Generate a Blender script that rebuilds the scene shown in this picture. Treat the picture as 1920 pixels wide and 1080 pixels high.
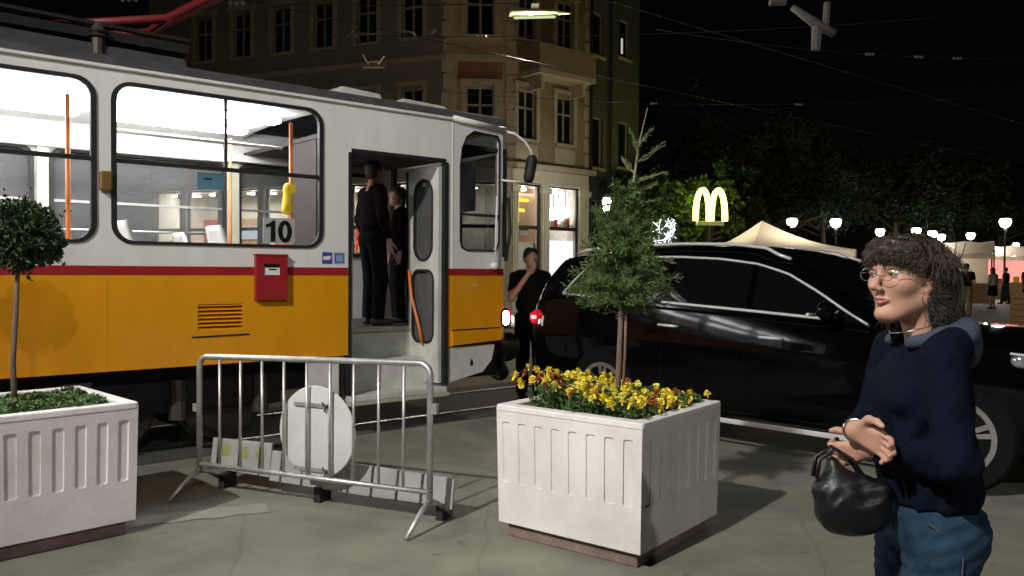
import bpy, bmesh, math, random
import numpy as np
from mathutils import Vector, Matrix
from mathutils.geometry import tessellate_polygon

for o in list(bpy.data.objects):
    bpy.data.objects.remove(o, do_unlink=True)
SC = bpy.context.scene
COL = SC.collection
R = math.radians
PI = math.pi
random.seed(7)
RNG = np.random.default_rng(7)

# ------------------------------------------------------------------ camera
cd = bpy.data.cameras.new('camera')
cd.sensor_width = 36.0
cd.lens = 36.0 * 1550.0 / 1920.0
cd.clip_start = 0.05
cd.clip_end = 2000.0
cam = bpy.data.objects.new('camera', cd)
COL.objects.link(cam)
cam.location = (0, 0, 1.5)
cam.rotation_euler = (R(90 - 1.18), R(-0.35), 0)
SC.camera = cam

# ------------------------------------------------------------------ night sky, moon, exposure
W = bpy.data.worlds.new('World')
SC.world = W
W.use_nodes = True
wn = W.node_tree.nodes
wn.clear()
wo = wn.new('ShaderNodeOutputWorld')
wb = wn.new('ShaderNodeBackground')
ws = wn.new('ShaderNodeTexSky')
ws.sky_type = 'NISHITA'
ws.sun_disc = False
ws.sun_elevation = R(32)
ws.sun_rotation = R(215)
wb.inputs['Strength'].default_value = 0.00022
W.node_tree.links.new(ws.outputs[0], wb.inputs[0])
W.node_tree.links.new(wb.outputs[0], wo.inputs[0])

sd = bpy.data.lights.new('moon', 'SUN')
sd.energy = 0.012
sd.angle = R(0.5)
sd.color = (1.0, 0.96, 0.9)
so = bpy.data.objects.new('moon', sd)
COL.objects.link(so)
so.rotation_euler = (R(58), 0, R(-35))

vs = SC.view_settings
vs.view_transform = 'Standard'
vs.look = 'None'
vs.exposure = 0.0
vs.gamma = 1.0
vs.use_curve_mapping = False
SC.render.engine = 'CYCLES'
SC.cycles.max_bounces = 7
SC.cycles.diffuse_bounces = 3
SC.cycles.glossy_bounces = 4
SC.cycles.transmission_bounces = 6
SC.cycles.transparent_max_bounces = 24
SC.cycles.sample_clamp_indirect = 4.0
SC.cycles.caustics_reflective = False
SC.cycles.caustics_refractive = False

# ------------------------------------------------------------------ materials
MATS = {}
def mat(name, col, rough=0.6, metal=0.0, var=0.12, scale=6.0, bump=0.0, bscale=60.0, spec=0.5,
        coat=0.0, emit=0.0, ecol=None, stretch=None, col2=None, detail=5.0, sheen=0.0):
    m = bpy.data.materials.new(name)
    m.use_nodes = True
    nt = m.node_tree
    n = nt.nodes
    L = nt.links
    b = n['Principled BSDF']
    b.inputs['Roughness'].default_value = rough
    b.inputs['Metallic'].default_value = metal
    b.inputs['Specular IOR Level'].default_value = spec
    b.inputs['Coat Weight'].default_value = coat
    b.inputs['Coat Roughness'].default_value = 0.05
    if sheen:
        b.inputs['Sheen Weight'].default_value = sheen
    c = Vector(col)
    tc = n.new('ShaderNodeTexCoord')
    src = tc.outputs['Object']
    if stretch:
        mp = n.new('ShaderNodeMapping')
        mp.inputs['Scale'].default_value = stretch
        L.new(src, mp.inputs[0])
        src = mp.outputs[0]
    nz = n.new('ShaderNodeTexNoise')
    nz.inputs['Scale'].default_value = scale
    nz.inputs['Detail'].default_value = detail
    nz.inputs['Roughness'].default_value = 0.62
    L.new(src, nz.inputs['Vector'])
    cr = n.new('ShaderNodeValToRGB')
    lo = c * (1 - var)
    hi = Vector([min(1, x) for x in c * (1 + var)])
    if col2 is not None:
        lo = Vector(col2)
        hi = c
    cr.color_ramp.elements[0].position = 0.3
    cr.color_ramp.elements[1].position = 0.7
    cr.color_ramp.elements[0].color = (*lo, 1)
    cr.color_ramp.elements[1].color = (*hi, 1)
    L.new(nz.outputs['Fac'], cr.inputs[0])
    L.new(cr.outputs[0], b.inputs['Base Color'])
    if var > 0:
        rr = n.new('ShaderNodeMapRange')
        rr.inputs['To Min'].default_value = max(0.02, rough * 0.8)
        rr.inputs['To Max'].default_value = min(1, rough * 1.2)
        L.new(nz.outputs['Fac'], rr.inputs['Value'])
        L.new(rr.outputs[0], b.inputs['Roughness'])
    if bump:
        n2 = n.new('ShaderNodeTexNoise')
        n2.inputs['Scale'].default_value = bscale
        n2.inputs['Detail'].default_value = 4
        L.new(src, n2.inputs['Vector'])
        bp = n.new('ShaderNodeBump')
        bp.inputs['Strength'].default_value = bump
        bp.inputs['Distance'].default_value = 0.02
        L.new(n2.outputs['Fac'], bp.inputs['Height'])
        L.new(bp.outputs[0], b.inputs['Normal'])
    if emit:
        b.inputs['Emission Color'].default_value = (*(ecol or col), 1)
        b.inputs['Emission Strength'].default_value = emit
    MATS[name] = m
    return m

def glass(name, tint=(0.85, 0.87, 0.87), refl=0.06, rough=0.02, dust=0.0):
    m = bpy.data.materials.new(name)
    m.use_nodes = True
    nt = m.node_tree
    n = nt.nodes
    L = nt.links
    n.clear()
    out = n.new('ShaderNodeOutputMaterial')
    mx = n.new('ShaderNodeMixShader')
    tr = n.new('ShaderNodeBsdfTransparent')
    gl = n.new('ShaderNodeBsdfGlossy')
    tr.inputs[0].default_value = (*tint, 1)
    gl.inputs['Roughness'].default_value = rough
    fr = n.new('ShaderNodeLayerWeight')
    fr.inputs[0].default_value = 0.5
    pw = n.new('ShaderNodeMath')
    pw.operation = 'POWER'
    pw.inputs[1].default_value = 4.0
    L.new(fr.outputs['Facing'], pw.inputs[0])
    ad = n.new('ShaderNodeMath')
    ad.operation = 'ADD'
    ad.inputs[1].default_value = refl
    L.new(pw.outputs[0], ad.inputs[0])
    L.new(ad.outputs[0], mx.inputs[0])
    L.new(tr.outputs[0], mx.inputs[1])
    L.new(gl.outputs[0], mx.inputs[2])
    if dust:
        tl = n.new('ShaderNodeBsdfDiffuse')
        tl.inputs[0].default_value = (0.5, 0.5, 0.5, 1)
        m2 = n.new('ShaderNodeMixShader')
        m2.inputs[0].default_value = dust
        L.new(mx.outputs[0], m2.inputs[1])
        L.new(tl.outputs[0], m2.inputs[2])
        L.new(m2.outputs[0], out.inputs[0])
    else:
        L.new(mx.outputs[0], out.inputs[0])
    MATS[name] = m
    return m

def emis(name, col, s):
    m = bpy.data.materials.new(name)
    m.use_nodes = True
    n = m.node_tree.nodes
    n.clear()
    out = n.new('ShaderNodeOutputMaterial')
    e = n.new('ShaderNodeEmission')
    e.inputs[0].default_value = (*col, 1)
    e.inputs[1].default_value = s
    m.node_tree.links.new(e.outputs[0], out.inputs[0])
    MATS[name] = m
    return m

def hexc(r, g, b):
    f = lambda x: ((x / 255 + 0.055) / 1.055) ** 2.4 if x > 10 else x / 255 / 12.92
    return (f(r), f(g), f(b))

mat('tram_white', (0.80, 0.79, 0.765), 0.38, var=0.10, detail=9, coat=0.2, scale=2.5, stretch=(1, 1, 0.25), bump=0.03, bscale=9)
mat('tram_orange', (0.74, 0.315, 0.006), 0.36, var=0.11, coat=0.25, scale=2.6, detail=9, stretch=(1, 1, 0.4), bump=0.03, bscale=9)
mat('tram_red', (0.33, 0.018, 0.022), 0.36, var=0.08)
mat('rubber', (0.012, 0.012, 0.012), 0.65, var=0.2)
mat('dark_metal', (0.02, 0.019, 0.018), 0.7, metal=0.3, var=0.4, bump=0.3)
mat('roof_grey', (0.06, 0.06, 0.06), 0.75, var=0.3)
mat('interior_white', (0.74, 0.74, 0.72), 0.55, var=0.05)
mat('interior_floor', (0.06, 0.06, 0.06), 0.8, var=0.3, scale=20)
mat('step_white', (0.66, 0.68, 0.62), 0.55, col2=(0.42, 0.43, 0.39), scale=3)
mat('cream', (0.42, 0.43, 0.33), 0.5, var=0.12)
mat('rail_orange', (0.60, 0.16, 0.03), 0.4, var=0.08)
mat('seat_white', (0.68, 0.68, 0.64), 0.4, var=0.06)
mat('seat_red', (0.25, 0.02, 0.02), 0.8, var=0.15)
mat('yellow', (0.80, 0.55, 0.01), 0.4, var=0.06)
mat('paper', (0.80, 0.80, 0.78), 0.6, var=0.03)
mat('ink', (0.006, 0.006, 0.007), 0.5, var=0.0)
mat('sky_blue', (0.20, 0.42, 0.55), 0.5, var=0.05)
mat('sign_blue', (0.05, 0.08, 0.32), 0.4, var=0.05)
mat('pale_blue', (0.28, 0.36, 0.58), 0.4, var=0.05)
mat('brown_lamp', (0.20, 0.11, 0.03), 0.4, var=0.2)
mat('chrome', (0.75, 0.75, 0.76), 0.16, metal=1.0, var=0.05)
mat('steel', (0.52, 0.52, 0.50), 0.42, metal=0.75, var=0.2, scale=14)
mat('wheel_steel', (0.12, 0.11, 0.10), 0.5, metal=0.8, var=0.3)
mat('planter', (0.79, 0.755, 0.745), 0.62, col2=(0.60, 0.57, 0.54), scale=2.2, detail=8, bump=0.10, bscale=45)
mat('planter_edge', (0.74, 0.72, 0.70), 0.66, var=0.10, scale=9, bump=0.14, bscale=60)
mat('plinth', (0.20, 0.14, 0.12), 0.85, var=0.3, scale=8, bump=0.3)
mat('soil', (0.03, 0.02, 0.013), 0.95, var=0.4, scale=30, bump=0.8)
mat('bark', (0.16, 0.11, 0.085), 0.9, var=0.35, scale=20, bump=0.6, stretch=(1, 1, 0.2))
mat('leaf_dark', (0.030, 0.062, 0.018), 0.6, var=0.45, scale=9)
mat('leaf_mid', (0.050, 0.105, 0.026), 0.6, var=0.4, scale=9)
mat('leaf_feather', (0.085, 0.145, 0.035), 0.65, var=0.4, scale=7)
mat('leaf_bed', (0.065, 0.13, 0.03), 0.6, var=0.4, scale=16)
mat('leaf_flower', (0.055, 0.105, 0.025), 0.65, var=0.4, scale=18)
mat('leaf_far', (0.022, 0.048, 0.013), 0.7, var=0.45, scale=1.0)
mat('petal', (0.82, 0.64, 0.02), 0.7, var=0.16, scale=40, sheen=0.2)
mat('petal_pale', (0.82, 0.74, 0.10), 0.7, var=0.12, scale=40, sheen=0.2)
mat('petal_rust', (0.35, 0.09, 0.02), 0.7, var=0.2, scale=40)
mat('twig', (0.20, 0.17, 0.09), 0.8, var=0.25)
mat('car_paint', (0.0015, 0.0015, 0.0018), 0.07, var=0.0, spec=0.22, coat=0.0)
mat('car_chrome', (0.62, 0.62, 0.63), 0.35, metal=0.25, var=0.05)
mat('car_trim', (0.004, 0.004, 0.004), 0.6, var=0.1, spec=0.15)
mat('car_glass', (0.004, 0.004, 0.004), 0.04, var=0.0, spec=0.7)
mat('tyre', (0.006, 0.006, 0.006), 0.85, var=0.15, spec=0.1)
mat('rim', (0.45, 0.45, 0.45), 0.3, metal=0.85, var=0.08)
mat('lamp_lens', (0.5, 0.52, 0.55), 0.08, metal=0.7, var=0.1, scale=30)
mat('number_plate', (0.75, 0.75, 0.75), 0.5, var=0.02)
mat('skin', (0.44, 0.245, 0.170), 0.6, var=0.10, scale=26, bump=0.06, bscale=300)
mat('lips', (0.33, 0.135, 0.11), 0.4, var=0.08)
mat('eye_white', (0.48, 0.44, 0.40), 0.15, var=0.02)
mat('iris', (0.03, 0.018, 0.01), 0.1, var=0.0)
mat('hair', (0.018, 0.012, 0.008), 0.55, var=0.5, scale=45, spec=0.6)
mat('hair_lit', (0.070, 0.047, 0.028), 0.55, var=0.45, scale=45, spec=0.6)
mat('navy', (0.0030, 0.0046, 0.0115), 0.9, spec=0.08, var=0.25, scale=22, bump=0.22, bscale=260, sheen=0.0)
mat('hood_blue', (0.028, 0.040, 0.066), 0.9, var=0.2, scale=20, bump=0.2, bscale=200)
mat('denim', (0.015, 0.035, 0.060), 0.9, spec=0.1, var=0.35, scale=16, bump=0.2, bscale=350)
mat('black_leather', (0.004, 0.004, 0.0045), 0.42, var=0.3, scale=18, bump=0.06, bscale=120, spec=0.35)
mat('grey_cloth', (0.03, 0.03, 0.032), 0.85, var=0.2)
mat('shoe', (0.02, 0.018, 0.016), 0.6, var=0.2)
mat('silver', (0.7, 0.68, 0.64), 0.2, metal=1.0, var=0.05)

mat('tail_red', (0.35, 0.004, 0.012), 0.15, var=0.05, emit=0.12, ecol=(1.0, 0.01, 0.05))
mat('tub_wood', (0.26, 0.15, 0.06), 0.7, var=0.25, scale=6, stretch=(1, 1, 4))
# ------------------------------------------------------------------ mesh helpers
def link(o, parent=None):
    COL.objects.link(o)
    if parent is not None:
        o.parent = parent
    return o

def tag(o, label=None, cat=None, group=None, kind=None):
    if label: o['label'] = label
    if cat: o['category'] = cat
    if group: o['group'] = group
    if kind: o['kind'] = kind
    return o

def empty(name, loc=(0, 0, 0), rz=0.0, label=None, cat=None, group=None):
    o = bpy.data.objects.new(name, None)
    COL.objects.link(o)
    o.empty_display_size = 0.2
    o.location = loc
    o.rotation_euler = (0, 0, rz)
    return tag(o, label, cat, group)

def mesh_obj(name, me, parent=None, loc=None, rot=None, scale=None):
    o = bpy.data.objects.new(name, me)
    link(o, parent)
    if loc is not None: o.location = loc
    if rot is not None: o.rotation_euler = rot
    if scale is not None: o.scale = scale if hasattr(scale, '__len__') else (scale,) * 3
    return o

def copy_tree(o, parent=None):
    c = o.copy()
    COL.objects.link(c)
    c.parent = parent
    for ch in list(o.children):
        copy_tree(ch, c)
    return c

def rrect(x0, x1, y0, y1, r, n=6):
    pts = []
    for cx, cy, a0 in ((x1 - r, y1 - r, 0), (x0 + r, y1 - r, 90), (x0 + r, y0 + r, 180), (x1 - r, y0 + r, 270)):
        for i in range(n + 1):
            a = R(a0 + 90 * i / n)
            pts.append((cx + r * math.cos(a), cy + r * math.sin(a)))
    return pts

class MB:
    def __init__(s):
        s.v = []; s.f = []
    def add(s, verts, faces):
        k = len(s.v)
        s.v.extend([tuple(p) for p in verts])
        s.f.extend([tuple(i + k for i in f) for f in faces])
        return s
    def box(s, x0, x1, y0, y1, z0, z1):
        return s.add([(x0, y0, z0), (x1, y0, z0), (x1, y1, z0), (x0, y1, z0), (x0, y0, z1), (x1, y0, z1), (x1, y1, z1), (x0, y1, z1)],
                     [(0, 3, 2, 1), (4, 5, 6, 7), (0, 1, 5, 4), (1, 2, 6, 5), (2, 3, 7, 6), (3, 0, 4, 7)])
    def cyl(s, a, b, r0, r1=None, n=12, cap=True):
        r1 = r0 if r1 is None else r1
        return s.tube([a, b], [r0, r1], n, cap)
    def tube(s, path, r, n=8, cap=True, closed=False):
        P = [Vector(p) for p in path]
        m = len(P)
        rs = r if hasattr(r, '__len__') else [r] * m
        vs = []; fs = []
        up = None
        for i in range(m):
            if closed:
                t = P[(i + 1) % m] - P[i - 1]
            else:
                t = P[min(i + 1, m - 1)] - P[max(i - 1, 0)]
            t = t.normalized() if t.length > 1e-9 else Vector((0, 0, 1))
            if up is None:
                up = Vector((0, 0, 1)) if abs(t.z) < 0.9 else Vector((1, 0, 0))
            a = up - t * up.dot(t)
            if a.length < 1e-5:
                a = Vector((1, 0, 0)) - t * t.x
            a.normalize()
            up = a
            b = t.cross(a)
            for k in range(n):
                q = 2 * PI * k / n
                vs.append(P[i] + (a * math.cos(q) + b * math.sin(q)) * rs[i])
        for i in range(m if closed else m - 1):
            j = (i + 1) % m
            for k in range(n):
                l = (k + 1) % n
                fs.append((i * n + k, i * n + l, j * n + l, j * n + k))
        if cap and not closed:
            fs.append(tuple(range(n - 1, -1, -1)))
            fs.append(tuple((m - 1) * n + k for k in range(n)))
        return s.add(vs, fs)
    def prism(s, poly, fn, d0, d1):
        """poly: 2D points, fn(u, v, d) -> 3D"""
        n = len(poly)
        vs = [fn(p[0], p[1], d0) for p in poly] + [fn(p[0], p[1], d1) for p in poly]
        tris = tessellate_polygon([[Vector((p[0], p[1], 0)) for p in poly]])
        fs = [tuple(t) for t in tris] + [tuple(i + n for i in reversed(t)) for t in tris]
        fs += [(i, (i + 1) % n, n + (i + 1) % n, n + i) for i in range(n)]
        return s.add(vs, fs)
    def panel(s, outer, holes, fn, d0, d1):
        loops = [outer] + list(holes)
        flat = [p for lp in loops for p in lp]
        n = len(flat)
        tris = tessellate_polygon([[Vector((p[0], p[1], 0)) for p in lp] for lp in loops])
        vs = [fn(p[0], p[1], d0) for p in flat] + [fn(p[0], p[1], d1) for p in flat]
        fs = [tuple(t) for t in tris] + [tuple(i + n for i in reversed(t)) for t in tris]
        k = 0
        for lp in loops:
            m = len(lp)
            for i in range(m):
                a = k + i; b = k + (i + 1) % m
                fs.append((a, b, b + n, a + n))
            k += m
        return s.add(vs, fs)
    def ring(s, outer, inner, fn, d0, d1):
        n = len(outer)
        vs = [fn(p[0], p[1], d0) for p in outer] + [fn(p[0], p[1], d0) for p in inner] + \
             [fn(p[0], p[1], d1) for p in outer] + [fn(p[0], p[1], d1) for p in inner]
        fs = []
        for i in range(n):
            j = (i + 1) % n
            fs += [(i, j, n + j, n + i), (2 * n + i, 3 * n + i, 3 * n + j, 2 * n + j), (i, 2 * n + i, 2 * n + j, j), (n + i, n + j, 3 * n + j, 3 * n + i)]
        return s.add(vs, fs)
    def ell(s, c, r, nu=12, nv=8):
        c = Vector(c)
        rr = r if hasattr(r, '__len__') else (r, r, r)
        vs = []; fs = []
        for j in range(1, nv):
            t = PI * j / nv
            for i in range(nu):
                a = 2 * PI * i / nu
                vs.append((c.x + rr[0] * math.sin(t) * math.cos(a), c.y + rr[1] * math.sin(t) * math.sin(a), c.z + rr[2] * math.cos(t)))
        vs.append((c.x, c.y, c.z + rr[2])); vs.append((c.x, c.y, c.z - rr[2]))
        T = len(vs) - 2; B = T + 1
        for j in range(nv - 2):
            for i in range(nu):
                k = (i + 1) % nu
                fs.append((j * nu + i, (j + 1) * nu + i, (j + 1) * nu + k, j * nu + k))
        for i in range(nu):
            k = (i + 1) % nu
            fs.append((T, i, k)); fs.append((B, (nv - 2) * nu + k, (nv - 2) * nu + i))
        return s.add(vs, fs)
    def lathe(s, prof, c=(0, 0, 0), axis='z', n=20):
        vs = []; fs = []
        m = len(prof)
        for (r, h) in prof:
            for i in range(n):
                a = 2 * PI * i / n
                p = (r * math.cos(a), r * math.sin(a), h)
                if axis == 'y': p = (p[0], p[2], p[1])
                if axis == 'x': p = (p[2], p[0], p[1])
                vs.append((p[0] + c[0], p[1] + c[1], p[2] + c[2]))
        for j in range(m - 1):
            for i in range(n):
                k = (i + 1) % n
                fs.append((j * n + i, j * n + k, (j + 1) * n + k, (j + 1) * n + i))
        fs.append(tuple(range(n - 1, -1, -1)))
        fs.append(tuple((m - 1) * n + i for i in range(n)))
        return s.add(vs, fs)
    def grid(s, rows):
        m = len(rows); n = len(rows[0])
        vs = [p for r in rows for p in r]
        fs = [(j * n + i, j * n + i + 1, (j + 1) * n + i + 1, (j + 1) * n + i) for j in range(m - 1) for i in range(n - 1)]
        return s.add(vs, fs)
    def mesh(s, name, m, smooth=False, fix=True):
        me = bpy.data.meshes.new(name)
        me.from_pydata(s.v, [], s.f)
        if fix:
            bm = bmesh.new()
            bm.from_mesh(me)
            bmesh.ops.recalc_face_normals(bm, faces=bm.faces)
            bm.to_mesh(me)
            bm.free()
        if m:
            me.materials.append(MATS[m])
        if smooth is True:
            for p in me.polygons: p.use_smooth = True
        elif smooth:
            for p in me.polygons: p.use_smooth = True
            try:
                me.set_sharp_from_angle(angle=R(smooth))
            except Exception:
                pass
        me.update()
        return me
    def build(s, name, m, parent=None, smooth=False, bevel=0, fix=True, loc=None, rot=None, seg=2):
        o = mesh_obj(name, s.mesh(name, m, smooth, fix), parent, loc, rot)
        if bevel:
            b = o.modifiers.new('bevel', 'BEVEL')
            b.width = bevel
            b.segments = seg
            b.limit_method = 'ANGLE'
            b.angle_limit = R(40)
        return o

def bake(o):
    dg = bpy.context.evaluated_depsgraph_get()
    me = bpy.data.meshes.new_from_object(o.evaluated_get(dg))
    o.modifiers.clear()
    o.data = me

def leaf_cloud(name, m, parent, pts, size, aspect=0.5, up=0.0, jitter=0.35, dirs=None, rng=None, bend=True):
    """many small folded leaves; pts Nx3"""
    rng = rng or RNG
    pts = np.asarray(pts)
    N = len(pts)
    d = rng.normal(size=(N, 3)) if dirs is None else np.asarray(dirs) + rng.normal(size=(N, 3)) * jitter
    d[:, 2] += up
    d /= np.linalg.norm(d, axis=1, keepdims=True) + 1e-9
    w = np.cross(d, rng.normal(size=(N, 3)))
    w /= np.linalg.norm(w, axis=1, keepdims=True) + 1e-9
    nn = np.cross(d, w)
    s = size * (0.6 + 0.8 * rng.random((N, 1)))
    a = pts - d * s * 0.5
    b = pts + w * s * aspect * 0.5 + nn * s * 0.1
    c = pts + d * s * 0.5
    e = pts - w * s * aspect * 0.5 + nn * s * 0.1
    V = np.stack([a, b, c, e], 1).reshape(-1, 3)
    me = bpy.data.meshes.new(name)
    k = np.arange(N) * 4
    if bend:
        Fc = np.concatenate([np.stack([k, k + 1, k + 2], 1), np.stack([k, k + 2, k + 3], 1)])
        me.from_pydata(V.tolist(), [], Fc.tolist())
    else:
        me.from_pydata(V.tolist(), [], np.stack([k, k + 1, k + 2, k + 3], 1).tolist())
    me.materials.append(MATS[m])
    return mesh_obj(name, me, parent)

# ------------------------------------------------------------------ implicit surfaces (figures, soft things)
class SDF:
    def __init__(s):
        s.p = []
    def cap(s, a, b, ra, rb=None, k=0.02, sub=False):
        s.p.append(('c', np.array(a, float), np.array(b, float), ra, ra if rb is None else rb, k, sub)); return s
    def chain(s, pts, rs, k=0.02):
        for i in range(len(pts) - 1):
            s.cap(pts[i], pts[i + 1], rs[i], rs[i + 1], k)
        return s
    def ell(s, c, r, k=0.02, rot=None, sub=False):
        r = r if hasattr(r, '__len__') else (r, r, r)
        s.p.append(('e', np.array(c, float), np.array(r, float), np.eye(3) if rot is None else np.array(rot), 0, k, sub)); return s
    def cut(s, axis, val, keep):
        s.p.append(('h', axis, val, keep, 0, 0, True)); return s
    def mesh(s, name, m, vox, disp=None, xf=None, smooth_it=1):
        lo = np.full(3, 1e9); hi = np.full(3, -1e9)
        for q in s.p:
            if q[-1]: continue
            if q[0] == 'c':
                r = max(q[3], q[4])
                for e in (q[1], q[2]):
                    lo = np.minimum(lo, e - r); hi = np.maximum(hi, e + r)
            elif q[0] == 'e':
                r = q[2].max()
                lo = np.minimum(lo, q[1] - r); hi = np.maximum(hi, q[1] + r)
        lo -= 5 * vox; hi += 5 * vox
        n = np.ceil((hi - lo) / vox).astype(int) + 1
        ax = [lo[i] + np.arange(n[i]) * vox for i in range(3)]
        D = np.full(n, 0.25, np.float32)
        for q in s.p:
            if q[0] == 'h':
                _, a, val, keep = q[:4]
                g = (ax[a] - val) * (1 if keep == 'below' else -1)
                sh = [1, 1, 1]; sh[a] = -1
                D = np.maximum(D, g.reshape(sh).astype(np.float32))
                continue
            k = q[5]
            if q[0] == 'c':
                r = max(q[3], q[4]); bl = np.minimum(q[1], q[2]) - r; bh = np.maximum(q[1], q[2]) + r
            else:
                r = q[2].max(); bl = q[1] - r; bh = q[1] + r
            mg = k + 4 * vox
            i0 = np.clip(np.floor((bl - mg - lo) / vox).astype(int), 0, n - 1)
            i1 = np.clip(np.ceil((bh + mg - lo) / vox).astype(int) + 1, 1, n)
            sl = tuple(slice(i0[j], i1[j]) for j in range(3))
            X, Y, Z = np.meshgrid(ax[0][sl[0]], ax[1][sl[1]], ax[2][sl[2]], indexing='ij')
            if q[0] == 'c':
                a, b = q[1], q[2]; ab = b - a
                t = ((X - a[0]) * ab[0] + (Y - a[1]) * ab[1] + (Z - a[2]) * ab[2]) / max(ab @ ab, 1e-12)
                t = np.clip(t, 0, 1)
                d = np.sqrt((X - a[0] - t * ab[0]) ** 2 + (Y - a[1] - t * ab[1]) ** 2 + (Z - a[2] - t * ab[2]) ** 2) - (q[3] + (q[4] - q[3]) * t)
            else:
                c, r, M3 = q[1], q[2], q[3]
                px = X - c[0]; py = Y - c[1]; pz = Z - c[2]
                u = [(M3[0][i] * px + M3[1][i] * py + M3[2][i] * pz) / r[i] for i in range(3)]
                k0 = np.sqrt(u[0] ** 2 + u[1] ** 2 + u[2] ** 2)
                k1 = np.sqrt((u[0] / r[0]) ** 2 + (u[1] / r[1]) ** 2 + (u[2] / r[2]) ** 2)
                d = np.where(k0 > 1e-6, k0 * (k0 - 1) / np.maximum(k1, 1e-9), -r.min())
            S = D[sl]
            if q[6]:
                h = np.clip(0.5 - 0.5 * (S + d) / k, 0, 1)
                D[sl] = S * (1 - h) - d * h + k * h * (1 - h)
            else:
                h = np.clip(0.5 + 0.5 * (S - d) / k, 0, 1)
                D[sl] = d * h + S * (1 - h) - k * h * (1 - h)
        if disp is not None:
            X, Y, Z = np.meshgrid(*ax, indexing='ij')
            D = D + disp(X, Y, Z).astype(np.float32)
        return nets(D, lo, vox, name, m, xf, smooth_it)

def nets(D, lo, vox, name, m, xf=None, it=1):
    ins = D < 0
    n = D.shape
    cn = tuple(k - 1 for k in n)
    cnt = np.zeros(cn, np.int8); acc = np.zeros(cn + (3,), np.float32)
    corner = lambda i, j, k: D[i:n[0] - 1 + i, j:n[1] - 1 + j, k:n[2] - 1 + k]
    for a in range(3):
        o1, o2 = [x for x in range(3) if x != a]
        for p in (0, 1):
            for q in (0, 1):
                c0 = [0, 0, 0]; c0[o1] = p; c0[o2] = q
                c1 = list(c0); c1[a] = 1
                d0 = corner(*c0); d1 = corner(*c1)
                cr = (d0 < 0) != (d1 < 0)
                t = np.where(cr, d0 / np.where(cr, d0 - d1, 1), 0)
                cnt += cr
                acc[..., a] += t * cr
                acc[..., o1] += p * cr
                acc[..., o2] += q * cr
    act = cnt > 0
    idx = np.full(cn, -1, np.int64)
    idx[act] = np.arange(act.sum())
    ii = np.argwhere(act)
    V = (ii + acc[act] / cnt[act][:, None]) * vox + lo
    faces = []
    for a in range(3):
        o1, o2 = (a + 1) % 3, (a + 2) % 3
        s0 = [slice(None)] * 3; s1 = [slice(None)] * 3
        s0[a] = slice(0, -1); s1[a] = slice(1, None)
        A = ins[tuple(s0)]; B = ins[tuple(s1)]
        for flip, msk in ((False, A & ~B), (True, ~A & B)):
            e = np.argwhere(msk)
            e = e[(e[:, o1] > 0) & (e[:, o2] > 0) & (e[:, o1] < cn[o1]) & (e[:, o2] < cn[o2])]
            if len(e) == 0: continue
            def at(d1, d2):
                f = e.copy(); f[:, o1] += d1; f[:, o2] += d2
                return idx[f[:, 0], f[:, 1], f[:, 2]]
            qd = np.stack([at(-1, -1), at(0, -1), at(0, 0), at(-1, 0)], 1)
            if flip: qd = qd[:, ::-1]
            faces.append(qd)
    Fc = np.concatenate(faces)
    Fc = Fc[(Fc >= 0).all(1)]
    for _ in range(it):
        S = np.zeros_like(V); C = np.zeros(len(V))
        for i in range(4):
            a = Fc[:, i]; b = Fc[:, (i + 1) % 4]
            np.add.at(S, a, V[b]); np.add.at(C, a, 1)
            np.add.at(S, b, V[a]); np.add.at(C, b, 1)
        V = V * 0.5 + 0.5 * S / np.maximum(C, 1)[:, None]
    if xf is not None:
        V = xf(V)
    me = bpy.data.meshes.new(name)
    me.from_pydata(V.tolist(), [], Fc.tolist())
    me.polygons.foreach_set('use_smooth', np.ones(len(me.polygons), bool))
    if m: me.materials.append(MATS[m])
    me.update()
    return me
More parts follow.
